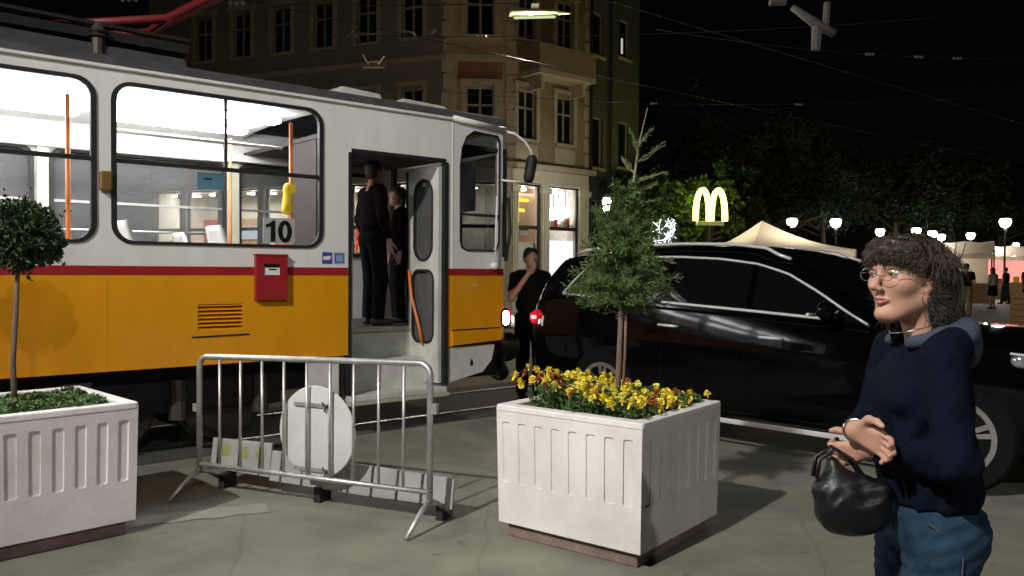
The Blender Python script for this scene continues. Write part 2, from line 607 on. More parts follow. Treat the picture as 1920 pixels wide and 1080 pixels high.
# ------------------------------------------------------------------ ground
def ground_mat():
    m = bpy.data.materials.new('asphalt')
    m.use_nodes = True
    nt = m.node_tree; n = nt.nodes; L = nt.links
    b = n['Principled BSDF']
    tc = n.new('ShaderNodeTexCoord')
    def noise(s, d=5, r=0.6):
        z = n.new('ShaderNodeTexNoise')
        z.inputs['Scale'].default_value = s; z.inputs['Detail'].default_value = d; z.inputs['Roughness'].default_value = r
        L.new(tc.outputs['Object'], z.inputs['Vector'])
        return z
    big, mid, fine = noise(0.45, 4), noise(2.2, 6), noise(140, 3, 0.8)
    c1 = n.new('ShaderNodeValToRGB')
    c1.color_ramp.elements[0].color = (0.18, 0.18, 0.147, 1); c1.color_ramp.elements[0].position = 0.3
    c1.color_ramp.elements[1].color = (0.235, 0.235, 0.188, 1); c1.color_ramp.elements[1].position = 0.75
    L.new(big.outputs['Fac'], c1.inputs[0])
    c2 = n.new('ShaderNodeValToRGB')
    c2.color_ramp.elements[0].color = (0.80, 0.80, 0.80, 1); c2.color_ramp.elements[0].position = 0.35
    c2.color_ramp.elements[1].color = (1.12, 1.12, 1.10, 1); c2.color_ramp.elements[1].position = 0.65
    L.new(mid.outputs['Fac'], c2.inputs[0])
    c3 = n.new('ShaderNodeValToRGB')
    c3.color_ramp.elements[0].color = (0.72, 0.72, 0.72, 1); c3.color_ramp.elements[0].position = 0.3
    c3.color_ramp.elements[1].color = (1.2, 1.2, 1.2, 1); c3.color_ramp.elements[1].position = 0.7
    L.new(fine.outputs['Fac'], c3.inputs[0])
    def mul(a, c):
        x = n.new('ShaderNodeMix'); x.data_type = 'RGBA'; x.blend_type = 'MULTIPLY'; x.inputs[0].default_value = 1
        L.new(a, x.inputs[6]); L.new(c, x.inputs[7])
        return x.outputs[2]
    vo = n.new('ShaderNodeTexVoronoi'); vo.feature = 'DISTANCE_TO_EDGE'; vo.inputs['Scale'].default_value = 0.55
    wp = n.new('ShaderNodeMix'); wp.data_type = 'VECTOR'; wp.inputs[0].default_value = 0.12
    L.new(tc.outputs['Object'], wp.inputs[4]); L.new(mid.outputs['Color'], wp.inputs[5]); L.new(wp.outputs[1], vo.inputs['Vector'])
    c4 = n.new('ShaderNodeValToRGB')
    c4.color_ramp.elements[0].color = (0.80, 0.80, 0.80, 1); c4.color_ramp.elements[0].position = 0.0
    c4.color_ramp.elements[1].color = (1, 1, 1, 1); c4.color_ramp.elements[1].position = 0.005
    L.new(vo.outputs['Distance'], c4.inputs[0])
    st = noise(6.5, 2, 0.5)
    c5 = n.new('ShaderNodeValToRGB')
    c5.color_ramp.elements[0].color = (0.62, 0.62, 0.62, 1); c5.color_ramp.elements[0].position = 0.24
    c5.color_ramp.elements[1].color = (1, 1, 1, 1); c5.color_ramp.elements[1].position = 0.33
    L.new(st.outputs['Fac'], c5.inputs[0])
    L.new(mul(mul(mul(mul(c1.outputs[0], c2.outputs[0]), c3.outputs[0]), c4.outputs[0]), c5.outputs[0]), b.inputs['Base Color'])
    b.inputs['Roughness'].default_value = 0.72
    b.inputs['Specular IOR Level'].default_value = 0.35
    bp = n.new('ShaderNodeBump'); bp.inputs['Strength'].default_value = 0.35; bp.inputs['Distance'].default_value = 0.004
    L.new(fine.outputs['Fac'], bp.inputs['Height']); L.new(bp.outputs[0], b.inputs['Normal'])
    MATS['asphalt'] = m
ground_mat()
mat('track_bed', (0.075, 0.073, 0.065), 0.8, var=0.3, scale=3, bump=0.3, bscale=90)
mat('rail_steel', (0.45, 0.44, 0.42), 0.28, metal=1.0, var=0.2)
mat('light_streak_tone', (0.30, 0.30, 0.25), 0.7, col2=(0.20, 0.20, 0.165), scale=4, bump=0.1)
mat('plaza', (0.30, 0.25, 0.20), 0.7, var=0.18, scale=0.6)
mat('kerbstone', (0.20, 0.19, 0.17), 0.8, var=0.2, scale=3)

g = MB(); g.grid([[(-400, -60, 0), (400, -60, 0)], [(-400, 700, 0), (400, 700, 0)]])
tag(g.build('ground', 'asphalt'), kind='structure')

TD = Vector((math.cos(R(40.1)), math.sin(R(40.1)), 0))
TN = Vector((-TD.y, TD.x, 0))
TROOT = Vector((-2.118, 8.111, 0))
def tramw(x, y, z=0.0):
    return tuple(TROOT + TD * x + TN * y + Vector((0, 0, z)))
track = MB(); track.grid([[tramw(-40, -0.95, 0.004), tramw(40, -0.95, 0.004)], [tramw(-40, 0.95, 0.004), tramw(40, 0.95, 0.004)]])
tb = tag(track.build('track_bed', 'track_bed'), kind='structure')
for y in (-0.53, 0.53):
    rl = MB(); a = [tramw(-40, y - 0.03, 0.006), tramw(40, y - 0.03, 0.006), tramw(40, y + 0.03, 0.006), tramw(-40, y + 0.03, 0.006)]
    rl.add(a + [(p[0], p[1], 0.014) for p in a], [(4, 5, 6, 7), (0, 1, 5, 4), (2, 3, 7, 6), (1, 2, 6, 5), (3, 0, 4, 7)])
    rl.build('rail', 'rail_steel', tb)
# streak of light painted on as a pale band, from behind the left planter
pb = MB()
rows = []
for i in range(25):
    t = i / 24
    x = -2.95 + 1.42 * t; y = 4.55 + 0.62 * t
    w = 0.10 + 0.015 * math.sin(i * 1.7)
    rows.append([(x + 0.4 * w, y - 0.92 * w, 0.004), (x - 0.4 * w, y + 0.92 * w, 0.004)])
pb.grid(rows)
tag(pb.build('painted_light_streak', 'light_streak_tone'), kind='structure')
# paler paved square beyond the road, one kerb step up
pz = MB(); pz.prism([(4.2, 17.5), (12, 15.5), (90, 15.5), (90, 150), (-4, 150), (-4, 31.5)], lambda u, v, d: (u, v, d), 0.0, 0.10)
tag(pz.build('paved_square', 'plaza'), kind='structure')

# ------------------------------------------------------------------ street lamp that lights the foreground (behind the camera, left)
mat('lamp_post', (0.03, 0.035, 0.03), 0.5, metal=0.5, var=0.2)
emis('lamp_glow', (1.0, 0.97, 0.90), 25)
def tall_lamp(loc, rz, label, energy, target, col, size, blend):
    t = empty('street_lamp', loc, rz, label, 'street lamp')
    MB().lathe([(0.16, 0), (0.16, 0.5), (0.10, 0.6), (0.085, 4), (0.055, 7.7)], n=14).build('pole', 'lamp_post', t, 40)
    MB().tube([(0, 0, 7.6), (0.15, 0, 7.95), (0.5, 0, 8.1), (1.1, 0, 8.12)], 0.04, 8).build('arm', 'lamp_post', t, True)
    MB().box(0.95, 1.65, -0.14, 0.14, 8.05, 8.18).build('lamp_head', 'lamp_post', t, bevel=0.03)
    MB().box(1.05, 1.60, -0.11, 0.11, 8.03, 8.048).build('lens', 'lamp_glow', t)
    ld = bpy.data.lights.new('lamp_light', 'SPOT')
    ld.energy = energy; ld.color = col; ld.shadow_soft_size = 0.14; ld.spot_size = R(size); ld.spot_blend = blend
    lo = bpy.data.objects.new('lamp_light', ld); link(lo, t)
    p = Vector((1.32, 0, 7.98)); lo.location = p
    wp = Matrix.Rotation(rz, 3, 'Z') @ p + Vector(loc)
    d = Matrix.Rotation(-rz, 3, 'Z') @ (Vector(target) - wp)
    lo.rotation_euler = d.to_track_quat('-Z', 'Y').to_euler()
    return t
tall_lamp((-6.1, -3.9, 0), R(50), 'tall grey street lamp with a single arm behind the viewer, on the left', 7600, (2.8, 6.6, 0.8), (1.0, 0.95, 0.90), 70, 1.0)

tall_lamp((4.2, -9.5, 0), R(115), 'added street lamp with a single arm, unseen behind the viewer on the right, filling the shadows', 1900, (-0.6, 6.0, 0.5), (1.0, 0.95, 0.90), 74, 1.0)  # weaker lamp added out of view to soften the shadows

# ------------------------------------------------------------------ the tram (local: x forward, y away from the viewer, z up)
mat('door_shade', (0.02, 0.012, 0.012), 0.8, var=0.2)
glass('tram_glass', (0.90, 0.92, 0.92), 0.03)
glass('dusty_glass', (0.80, 0.81, 0.80), 0.03, 0.10, dust=0.11)
glass('cab_glass', (0.62, 0.64, 0.64), 0.04)
emis('tube_light', (1.0, 0.97, 0.98), 48)
emis('head_light', (1.0, 0.90, 0.76), 14)
emis('blue_screen', (0.16, 0.22, 1.0), 1.2)
mat('panto_red', (0.22, 0.022, 0.026), 0.45, var=0.15)
mat('insulator', (0.07, 0.06, 0.055), 0.3, var=0.1)
mat('apron_white', (0.72, 0.70, 0.66), 0.5, col2=(0.55, 0.53, 0.5), scale=6)

tram = empty('tram', TROOT, R(40.1), 'orange, red and white tram with its front door folded open', 'tram')
sd_ = lambda x, z, d: (x, -1.1 + d, z)
sf_ = lambda x, z, d: (x, 1.1 - d, z)
XR = -8.0
wins = [(-1.94, -0.30), (-3.72, -2.08), (-5.50, -3.86), (-7.28, -5.64)]
hole = lambda a, b, e=0.0: rrect(a - e, b + e, 1.705 - e, 2.845 + e, 0.12 + e)
# near side skin
p = MB()
outer = [(XR, 1.52), (-0.03, 1.52)] + [(-0.03, 2.47), (-0.01, 2.53), (0.05, 2.56), (0.95, 2.56), (1.01, 2.53), (1.03, 2.47)] + [(1.03, 1.52), (1.09, 1.52), (1.09, 2.96), (XR, 2.96)]
p.panel(outer, [hole(a, b) for a, b in wins], sd_, 0, 0.05)
p.build('upper_side_panel', 'tram_white', tram)
p = MB(); p.box(XR, -0.03, -1.104, -1.05, 1.455, 1.52); p.build('red_stripe', 'tram_red', tram)
p = MB(); p.box(1.03, 1.09, -1.104, -1.05, 1.455, 1.52); p.build('red_stripe', 'tram_red', tram)
# orange side with a louvre opening
p = MB(); p.panel([(XR, 0.765), (-0.03, 0.765), (-0.03, 1.455), (XR, 1.455)], [[(-1.34, 1.02), (-0.985, 1.02), (-0.985, 1.225), (-1.34, 1.225)]], sd_, 0, 0.05)
side = p.build('orange_side_panel', 'tram_orange', tram)
p = MB(); p.box(1.03, 1.09, -1.1, -1.05, 0.765, 1.455); p.build('orange_side_panel', 'tram_orange', tram)
MB().box(-1.38, -0.94, -1.06, -1.045, 0.99, 1.26).build('louvre_backing', 'rubber', tram)
for i in range(7):
    z = 1.030 + i * 0.0315
    s = MB(); s.add([(-1.34, -1.101, z - 0.008), (-0.985, -1.101, z - 0.008), (-0.985, -1.070, z + 0.014), (-1.34, -1.070, z + 0.014),
                     (-1.34, -1.097, z - 0.012), (-0.985, -1.097, z - 0.012), (-0.985, -1.066, z + 0.010), (-1.34, -1.066, z + 0.010)],
                    [(0, 1, 2, 3), (7, 6, 5, 4), (0, 4, 5, 1), (2, 6, 7, 3)])
    s.build('louvre_slat', 'tram_orange', tram)
MB().tube([(-1.385, -1.103, 0.972), (-0.93, -1.103, 0.978)], 0.006, 6).build('drip_strip', 'dark_metal', tram)
MB().box(XR, -0.03, -1.108, -1.06, 0.752, 0.766).build('skirt_edge', 'tram_orange', tram)
# panel joints and door pillar
for x in (-2.0, -3.79, -5.57):
    MB().box(x - 0.004, x + 0.004, -1.1025, -1.09, 0.77, 1.45).build('panel_joint', 'tram_orange', tram)
# gutter and roof
MB().tube([(XR, -1.11, 2.955), (1.09, -1.11, 2.955)], 0.016, 6).build('rain_gutter', 'tram_white', tram)
rf = MB(); rows = []
for i in range(13):
    a = PI * i / 12
    rows.append([(x, -1.09 * math.cos(a) if 0 < i < 12 else (-1.1 if i == 0 else 1.1), 2.955 + 0.20 * math.sin(a) ** 0.7) for x in (XR, 1.09, 1.55, 1.78)])
rf.grid(rows); rf.build('roof', 'roof_grey', tram, True)
# far side
p = MB(); p.panel([(XR, 0.765), (1.70, 0.765), (1.70, 2.96), (XR, 2.96)], [rrect(a, b, 1.66, 2.62, 0.12) for a, b in wins + [(-0.16, 0.85), (0.98, 1.60)]], sf_, 0, 0.05)
p.build('far_side_panel', 'interior_white', tram)
for a, b in wins + [(-0.16, 0.85), (0.98, 1.60)]:
    MB().ring(rrect(a - 0.01, b + 0.01, 1.65, 2.63, 0.13), rrect(a + 0.03, b - 0.03, 1.69, 2.59, 0.1), sf_, 0.0505, 0.07).build('far_window_frame', 'dark_metal', tram)
    MB().box(a, b, 1.07, 1.09, 2.12, 2.145).build('far_window_bar', 'steel', tram)
    fw = MB(); fw.prism(rrect(a, b, 1.66, 2.62, 0.12), sf_, 0.02, 0.026); fw.build('far_window_pane', 'dusty_glass', tram)
    MB().box(a, b, 1.046, 1.064, 2.16, 2.70).build('roller_blind', 'cream', tram) if a in (-7.28,) else None
# near windows
for wi, (a, b) in enumerate(wins):
    fr = MB(); fr.ring(hole(a, b, 0.022), hole(a + 0.016, b - 0.016), sd_, -0.012, 0.03); fo = fr.build('window_frame', 'rubber', tram)
    MB().box(a + 0.01, b - 0.01, -1.098, -1.07, 2.272, 2.304).build('sliding_bar', 'rubber', fo)
    if wi in (0, 2):
        MB().box(a + 0.815, a + 0.835, -1.096, -1.072, 2.30, 2.84).build('sliding_bar', 'rubber', fo)
    pn = MB(); pn.prism(hole(a, b, 0.005), sd_, 0.022, 0.027); pn.build('pane', 'tram_glass', fo)
# floor, ceiling, lights
MB().box(XR, 0.0, -1.05, 1.05, 0.88, 0.93).build('floor', 'interior_floor', tram)
MB().box(0.0, 1.7, -0.42, 1.05, 0.88, 0.931).build('floor', 'interior_floor', tram)
ce = MB(); rows = []
for i in range(9):
    a = PI * i / 8
    rows.append([(x, -1.049 * math.cos(a), 2.865 + 0.07 * math.sin(a)) for x in (XR, -0.12)])
ce.grid(rows); ce.build('ceiling', 'interior_white', tram, True)
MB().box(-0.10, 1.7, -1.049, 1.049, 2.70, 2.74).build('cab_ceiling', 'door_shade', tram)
for y in (-0.34, 0.42):
    for x in (-7.6, -6.1, -4.6, -3.1, -1.6):
        MB().box(x, x + 1.25, y - 0.08, y + 0.08, 2.835, 2.875).build('ceiling_light', 'tube_light', tram)
MB().box(XR, XR + 0.05, -1.05, 1.05, 0.77, 2.95).build('rear_wall', 'tram_white', tram)
# cove panels above far windows
MB().box(XR, 1.0, 0.93, 1.048, 2.63, 2.70).build('far_cove', 'interior_white', tram)
# inside pillars of the far wall
for x in (-0.22, -2.01, -3.79, -5.57):
    pl = MB(); pl.prism([(x - 0.085, 1.58), (x + 0.085, 1.58), (x + 0.05, 1.68), (x + 0.045, 2.62), (x - 0.045, 2.62), (x - 0.05, 1.68)], lambda u, v, d: (u, d, v), 0.99, 1.048)
    pl.build('far_pillar', 'cream', tram)
# hand rails
def pole(path, r=0.017, m='rail_orange'):
    MB().tube(path, r, 8).build('hand_rail', m, tram, True)
for x, y in ((-1.80, -0.45), (-2.72, -0.42), (-2.18, -0.80), (-0.42, -0.78), (-3.6, 0.4), (-5.2, -0.4), (-0.48, 0.45)):
    pole([(x, y, 0.93), (x, y, 2.78)])
pole([(-7.5, -0.40, 2.58), (-2.80, -0.40, 2.58), (-2.74, -0.41, 2.52)], 0.015, 'interior_white')
pole([(-1.80, -0.45, 2.60), (-0.35, -0.45, 2.60)], 0.015, 'interior_white')
pole([(-7.5, 0.42, 2.55), (-0.5, 0.42, 2.55)], 0.015, 'interior_white')
pole([(-1.9, 0.92, 1.86), (-0.5, 0.92, 1.86)], 0.012, 'steel')
# seats: shells with curved backs
def seat(x, y, m='seat_white'):
    s = MB(); rows = []
    for i in range(9):
        t = i / 8
        pf = [(0.36, 0.43), (0.34, 0.455), (0.22, 0.45), (0.08, 0.44), (0.02, 0.47), (-0.02, 0.6), (-0.05, 0.75), (-0.08, 0.88), (-0.10, 0.93)][i]
        w = 0.21 if i < 6 else 0.205 - 0.02 * (i - 5)
        rows.append([(x + pf[0] - 0.02 * abs(k) ** 2 * (i > 3), y + w * k, 0.93 + pf[1] + 0.02 * abs(k) ** 3 * (i <= 3)) for k in (-1, -0.6, -0.2, 0.2, 0.6, 1)])
    s.grid(rows)
    o = s.build('seat', m, tram, True)
    sm = o.modifiers.new('thick', 'SOLIDIFY'); sm.thickness = 0.03
    MB().cyl((x + 0.15, y, 0.93), (x + 0.15, y, 1.36), 0.03, n=8).build('seat_leg', 'dark_metal', o)
for x in (-1.72, -0.98, -2.55, -3.4, -4.3, -5.1):
    seat(x, -0.80)
for x in (-1.45, -0.75, -2.3, -3.2, -4.1, -5.0, -5.9):
    seat(x, 0.78)
# ticket puncher, blue screen, stickers, number
v = SDF(); v.cap((-0.47, -0.80, 2.02), (-0.46, -0.80, 2.22), 0.045, 0.03, 0.02).ell((-0.44, -0.8, 2.2), (0.06, 0.04, 0.05), 0.02)
mesh_obj('ticket_puncher', v.mesh('ticket_puncher', 'yellow', 0.008), tram)
MB().box(-2.52, -2.42, 0.96, 0.98, 1.93, 2.04).build('display_screen', 'blue_screen', tram)
MB().box(-1.335, -1.13, -1.072, -1.070, 2.125, 2.25).build('window_sticker', 'sky_blue', tram)
MB().box(-1.28, -1.22, -1.0735, -1.0722, 2.20, 2.212).build('sticker_print', 'ink', tram)
nb = MB().box(-0.80, -0.525, -1.071, -1.068, 1.715, 1.925).build('route_number_card', 'paper', tram)
d1 = MB(); fnn = lambda u, v_, d: (u, -1.0735 + d, v_)
d1.prism([(-0.735, 1.73), (-0.695, 1.73), (-0.695, 1.905), (-0.722, 1.905), (-0.735, 1.885), (-0.775, 1.872), (-0.775, 1.842), (-0.735, 1.856)], fnn, 0, 0.0015)
d1.build('digit', 'ink', nb)
o_ = [(-0.610 + 0.062 * math.cos(2 * PI * i / 28), 1.817 + 0.092 * math.sin(2 * PI * i / 28)) for i in range(28)]
i_ = [(-0.610 + 0.021 * math.cos(2 * PI * i / 28), 1.817 + 0.056 * math.sin(2 * PI * i / 28)) for i in range(28)]
MB().ring(o_, i_, fnn, 0, 0.0015).build('digit', 'ink', nb)
for (a, b, m_) in ((-0.285, -0.19, 'sign_blue'), (-0.175, -0.07, 'pale_blue')):
    st = MB().box(a, b, -1.1025, -1.0995, 1.552, 1.652).build('door_sticker', m_, tram)
    if m_ == 'sign_blue':
        MB().prism([(-0.275, 1.585), (-0.225, 1.585), (-0.205, 1.60), (-0.205, 1.622), (-0.275, 1.615)], lambda u, v_, d: (u, -1.1035 + d, v_), 0, 0.001).build('sticker_print', 'paper', st)
    else:
        MB().ring(rrect(-0.165, -0.08, 1.562, 1.642, 0.01), rrect(-0.155, -0.09, 1.572, 1.632, 0.008), lambda u, v_, d: (u, -1.1035 + d, v_), 0, 0.001).build('sticker_print', 'sign_blue', st)
# red box on the side
rb = MB(); rb.panel([(-0.89, 1.25), (-0.62, 1.25), (-0.62, 1.62), (-0.89, 1.62)], [[(-0.82, 1.455), (-0.68, 1.455), (-0.68, 1.545), (-0.82, 1.545)]], sd_, -0.045, 0.0)
rbo = rb.build('equipment_box', 'tram_red', tram, bevel=0.004)
MB().box(-0.82, -0.68, -1.115, -1.101, 1.455, 1.545).build('recess', 'dark_metal', rbo)
MB().box(-0.81, -0.69, -1.150, -1.118, 1.455, 1.515).build('label_plate', 'paper', rbo)
MB().box(-0.785, -0.72, -1.1535, -1.151, 1.497, 1.507).build('handle', 'ink', rbo)
MB().box(-0.895, -0.615, -1.150, -1.1, 1.612, 1.626).build('lid', 'tram_red', rbo)
# side marker box on the pillar
MB().box(-2.045, -1.965, -1.16, -1.10, 2.06, 2.20).build('marker_lamp', 'brown_lamp', tram, bevel=0.012)
# door well: jambs, steps, folded leaves
MB().box(-0.035, -0.005, -1.112, -1.03, 0.40, 2.53).build('door_seal', 'rubber', tram)
MB().box(1.005, 1.035, -1.112, -1.03, 0.40, 2.53).build('door_seal', 'rubber', tram)
MB().box(-0.005, 1.005, -1.110, -1.03, 2.535, 2.565).build('door_header', 'rubber', tram)
MB().box(0.000, 0.045, -1.04, -0.62, 0.42, 1.75).build('door_post', 'cream', tram)
MB().box(0.004, 0.040, -1.035, -0.60, 1.752, 2.53).build('folded_leaf', 'dark_metal', tram)
for k, (y0, z) in enumerate(((-1.12, 0.385), (-0.86, 0.66))):
    MB().box(-0.02, 1.02, y0, -0.40, z - 0.05, z).build('step', 'step_white', tram, bevel=0.006)
    MB().box(-0.02, 1.02, y0 + 0.26, y0 + 0.28, z, z + 0.225 + 0.02 * k).build('riser', 'step_white', tram)
MB().box(-0.02, 1.02, -0.60, -0.40, 0.885, 0.94).build('step', 'cream', tram, bevel=0.005)
MB().box(-0.03, -0.012, -1.09, -0.4, 0.40, 0.92).build('well_wall', 'step_white', tram)
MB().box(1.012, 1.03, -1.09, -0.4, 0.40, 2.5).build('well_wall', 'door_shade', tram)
MB().box(-0.025, 1.045, -1.125, -1.05, 0.30, 0.334).build('step_edge', 'cream', tram)
lf = lambda u, v_, d: (0.945 + d, u, v_)
lo_ = [(-1.07, 0.42), (-0.55, 0.42), (-0.55, 2.50), (-1.07, 2.50)]
lh = [rrect(-0.97, -0.66, 1.60, 2.38, 0.145), rrect(-0.99, -0.63, 0.80, 1.50, 0.10)]
leaf = MB().panel(lo_, lh, lf, 0, 0.04).build('door_leaf', 'step_white', tram, bevel=0.004)
for h_ in lh:
    xs = [q[0] for q in h_]; zs = [q[1] for q in h_]
    rr_ = 0.145 if min(zs) > 1.5 else 0.10
    MB().ring(rrect(min(xs) - .012, max(xs) + .012, min(zs) - .012, max(zs) + .012, rr_ + .012), rrect(min(xs) + .01, max(xs) - .01, min(zs) + .01, max(zs) - .01, rr_ - .01), lf, -0.008, 0.02).build('leaf_gasket', 'rubber', leaf)
    MB().prism(h_, lf, 0.018, 0.023).build('leaf_pane', 'dusty_glass', leaf)
MB().tube([(0.92, -0.60, 1.50), (0.91, -0.66, 1.25), (0.91, -0.80, 0.95), (0.92, -0.84, 0.78)], 0.016, 8).build('hand_rail', 'rail_orange', leaf, True)
MB().box(0.99, 1.012, -1.11, -1.03, 0.42, 2.5).build('leaf_hinge', 'rubber', tram)
# cab corner: slightly tapered side with its window, curved front
cab = lambda x, z, d: (x, -1.1 + d + (x - 1.09) * 0.07, z)
cw = [(1.19, 1.80), (1.21, 1.735), (1.27, 1.71), (1.62, 1.71), (1.67, 1.74), (1.69, 1.80), (1.69, 2.79), (1.66, 2.85), (1.36, 2.86), (1.27, 2.80), (1.21, 2.68), (1.19, 2.52)]
MB().panel([(1.09, 1.52), (1.75, 1.52), (1.75, 2.96), (1.09, 2.96)], [cw], cab, 0, 0.05).build('cab_side', 'tram_white', tram)
cxm = sum(q[0] for q in cw) / len(cw); czm = sum(q[1] for q in cw) / len(cw)
big_ = [(cxm + (q[0] - cxm) * 1.05, czm + (q[1] - czm) * 1.025) for q in cw]
cf = MB().ring(big_, cw, cab, -0.012, 0.02).build('cab_window_frame', 'rubber', tram)
MB().prism(cw, cab, 0.02, 0.025).build('pane', 'cab_glass', cf)
MB().box(1.2, 1.69, -1.08, -1.045, 2.04, 2.065).build('sliding_bar', 'rubber', cf)
MB().prism([(1.09, 1.455), (1.76, 1.455), (1.76, 1.52), (1.09, 1.52)], cab, -0.004, 0.05).build('red_stripe', 'tram_red', tram)
MB().prism([(1.09, 0.93), (1.77, 0.93), (1.76, 1.455), (1.09, 1.455)], cab, 0, 0.05).build('orange_cab_panel', 'tram_orange', tram)
MB().prism([(1.09, 0.775), (1.74, 0.80), (1.765, 0.915), (1.09, 0.915)], cab, -0.014, 0.05).build('orange_bumper_end', 'tram_orange', tram)
MB().prism([(1.06, 0.42), (1.50, 0.49), (1.62, 0.60), (1.66, 0.755), (1.06, 0.755)], cab, 0.01, 0.05).build('lower_apron', 'apron_white', tram)
MB().prism([(1.33, 0.56), (1.37, 0.57), (1.36, 0.62), (1.34, 0.63)], cab, 0.006, 0.02).build('apron_hole', 'ink', tram)
MB().tube([(1.09, -1.115, 2.965), (1.75, -1.07, 2.93)], 0.028, 8).build('cab_gutter', 'tram_white', tram, True)
MB().box(1.085, 1.093, -1.104, -1.06, 1.52, 2.95).build('cab_joint', 'tram_white', tram)
fp = [(1.75, -1.054), (1.86, -0.96), (1.93, -0.70), (1.97, -0.35), (1.98, 0), (1.97, 0.35), (1.93, 0.70), (1.86, 0.96), (1.70, 1.05)]
def front(z0, z1, name, m, sh=0.0, parent=tram):
    return MB().grid([[(x + sh, y, z0) for x, y in fp], [(x + sh, y, z1) for x, y in fp]]).build(name, m, parent, True)
front(0.80, 1.455, 'front_panel', 'tram_orange'); front(1.455, 1.52, 'front_stripe', 'tram_red', 0.003)
front(1.52, 1.66, 'front_sill', 'tram_white'); front(2.72, 2.96, 'front_fascia', 'tram_white'); front(1.66, 2.72, 'windscreen', 'cab_glass')
for y_, x_ in ((-1.02, 1.79), (0.0, 1.985), (1.02, 1.76)):
    MB().box(x_ - 0.03, x_ + 0.02, y_ - 0.03, y_ + 0.03, 1.64, 2.74).build('windscreen_pillar', 'rubber', tram)
# cab fittings
MB().box(1.32, 1.35, -0.2, 0.65, 0.93, 1.50).build('cab_partition', 'door_shade', tram)
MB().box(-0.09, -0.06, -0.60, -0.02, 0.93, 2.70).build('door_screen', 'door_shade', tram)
MB().box(1.45, 1.85, -0.95, 0.95, 0.93, 1.62).build('dashboard', 'dark_metal', tram, bevel=0.04)
MB().box(1.62, 1.64, -0.75, -0.35, 2.12, 2.60).build('sun_visor', 'seat_white', tram)
# headlight, wiper, mirror
hl = MB(); hl.ell((1.80, -1.02, 1.02), (0.045, 0.05, 0.085), 14, 10); hlo = hl.build('headlight', 'head_light', tram, True)
hld = bpy.data.lights.new('headlight_beam', 'SPOT'); hld.energy = 30; hld.color = (1, .86, .68); hld.spot_size = R(150); hld.spot_blend = .8; hld.shadow_soft_size = .05
hlb = bpy.data.objects.new('headlight_beam', hld); link(hlb, hlo); hlb.location = (1.88, -1.03, 1.02); hlb.rotation_euler = (R(-90), R(0), R(90)); hlb.rotation_euler = Vector((1, 0, -.05)).to_track_quat('-Z', 'Y').to_euler()
MB().ring(rrect(1.73, 1.87, 0.92, 1.12, 0.06), rrect(1.755, 1.845, 0.945, 1.095, 0.04), lambda u, v_, d: (u, -1.06 + d, v_), 0, 0.03).build('headlight_bezel', 'chrome', tram)
MB().tube([(1.78, -1.07, 1.60), (1.84, -1.07, 1.9), (1.82, -1.06, 2.25)], 0.018, 6).build('wiper', 'rubber', tram, True)
MB().tube([(1.62, -1.10, 1.52), (1.63, -1.11, 2.25)], 0.010, 6).build('mirror_stay', 'tram_white', tram, True)
MB().ell((1.62, -1.10, 1.55), (0.05, 0.03, 0.04), 10, 6).build('stay_bracket', 'tram_white', tram, True)
mr = MB().tube([(1.76, -1.06, 2.92), (1.87, -1.10, 2.90), (1.97, -1.14, 2.83), (2.04, -1.16, 2.74), (2.05, -1.16, 2.66)], 0.013, 8).build('mirror_arm', 'tram_white', tram, True)
MB().tube([(1.72, -1.07, 2.42), (2.0, -1.15, 2.40)], 0.011, 6).build('mirror_brace', 'tram_white', mr, True)
mm = SDF().cap((2.02, -1.15, 2.46), (2.05, -1.16, 2.64), 0.055, 0.06, 0.02)
mesh_obj('mirror', mm.mesh('mirror', 'rubber', 0.012), mr)
# coupler cover and pale lower lamp block
cp = SDF().cap((1.85, -0.72, 0.72), (2.25, -0.50, 0.66), 0.15, 0.17, 0.05).cap((1.9, -0.7, 0.52), (2.1, -0.6, 0.40), 0.13, 0.10, 0.06)
mesh_obj('coupler_cover', cp.mesh('coupler_cover', 'black_leather', 0.02), tram)
MB().box(1.80, 1.98, -1.00, -0.86, 0.90, 1.04).build('bumper_corner', 'roof_grey', tram, bevel=0.02)
MB().box(1.2, 1.8, -0.9, 0.9, 0.42, 0.78).build('front_underframe', 'dark_metal', tram)
# underframe, bogie, white box beside the steps
MB().box(XR, -0.05, -0.80, 0.80, 0.45, 0.87).build('underframe', 'dark_metal', tram)
for x in (-1.85, -0.95, -6.9, -6.0):
    for y in (-0.53, 0.53):
        w_ = MB().lathe([(0.10, -0.07), (0.33, -0.07), (0.35, -0.05), (0.35, 0.03), (0.37, 0.035), (0.37, 0.06), (0.10, 0.06)], (x, y, 0.384), 'y', 28)
        w_.build('wheel', 'wheel_steel', tram, 40)
for y in (-0.72, 0.72):
    b_ = MB().box(-2.3, -0.5, y - 0.06, y + 0.06, 0.34, 0.48)
    b_.build('bogie_frame', 'dark_metal', tram, bevel=0.03)
for x in (-2.1, -1.4, -0.72):
    MB().cyl((x, -0.82, 0.30), (x, -0.82, 0.62), 0.07, n=12).build('spring', 'wheel_steel', tram)
MB().box(-2.25, -2.05, -0.93, -0.75, 0.45, 0.66).build('valve_box', 'wheel_steel', tram, bevel=0.01)
MB().box(-0.40, -0.10, -1.07, -1.02, 0.36, 0.765).build('white_skirt_box', 'apron_white', tram, bevel=0.01)
MB().box(-0.085, -0.045, -1.06, -1.02, 0.40, 0.72).build('skirt_strut', 'rubber', tram)
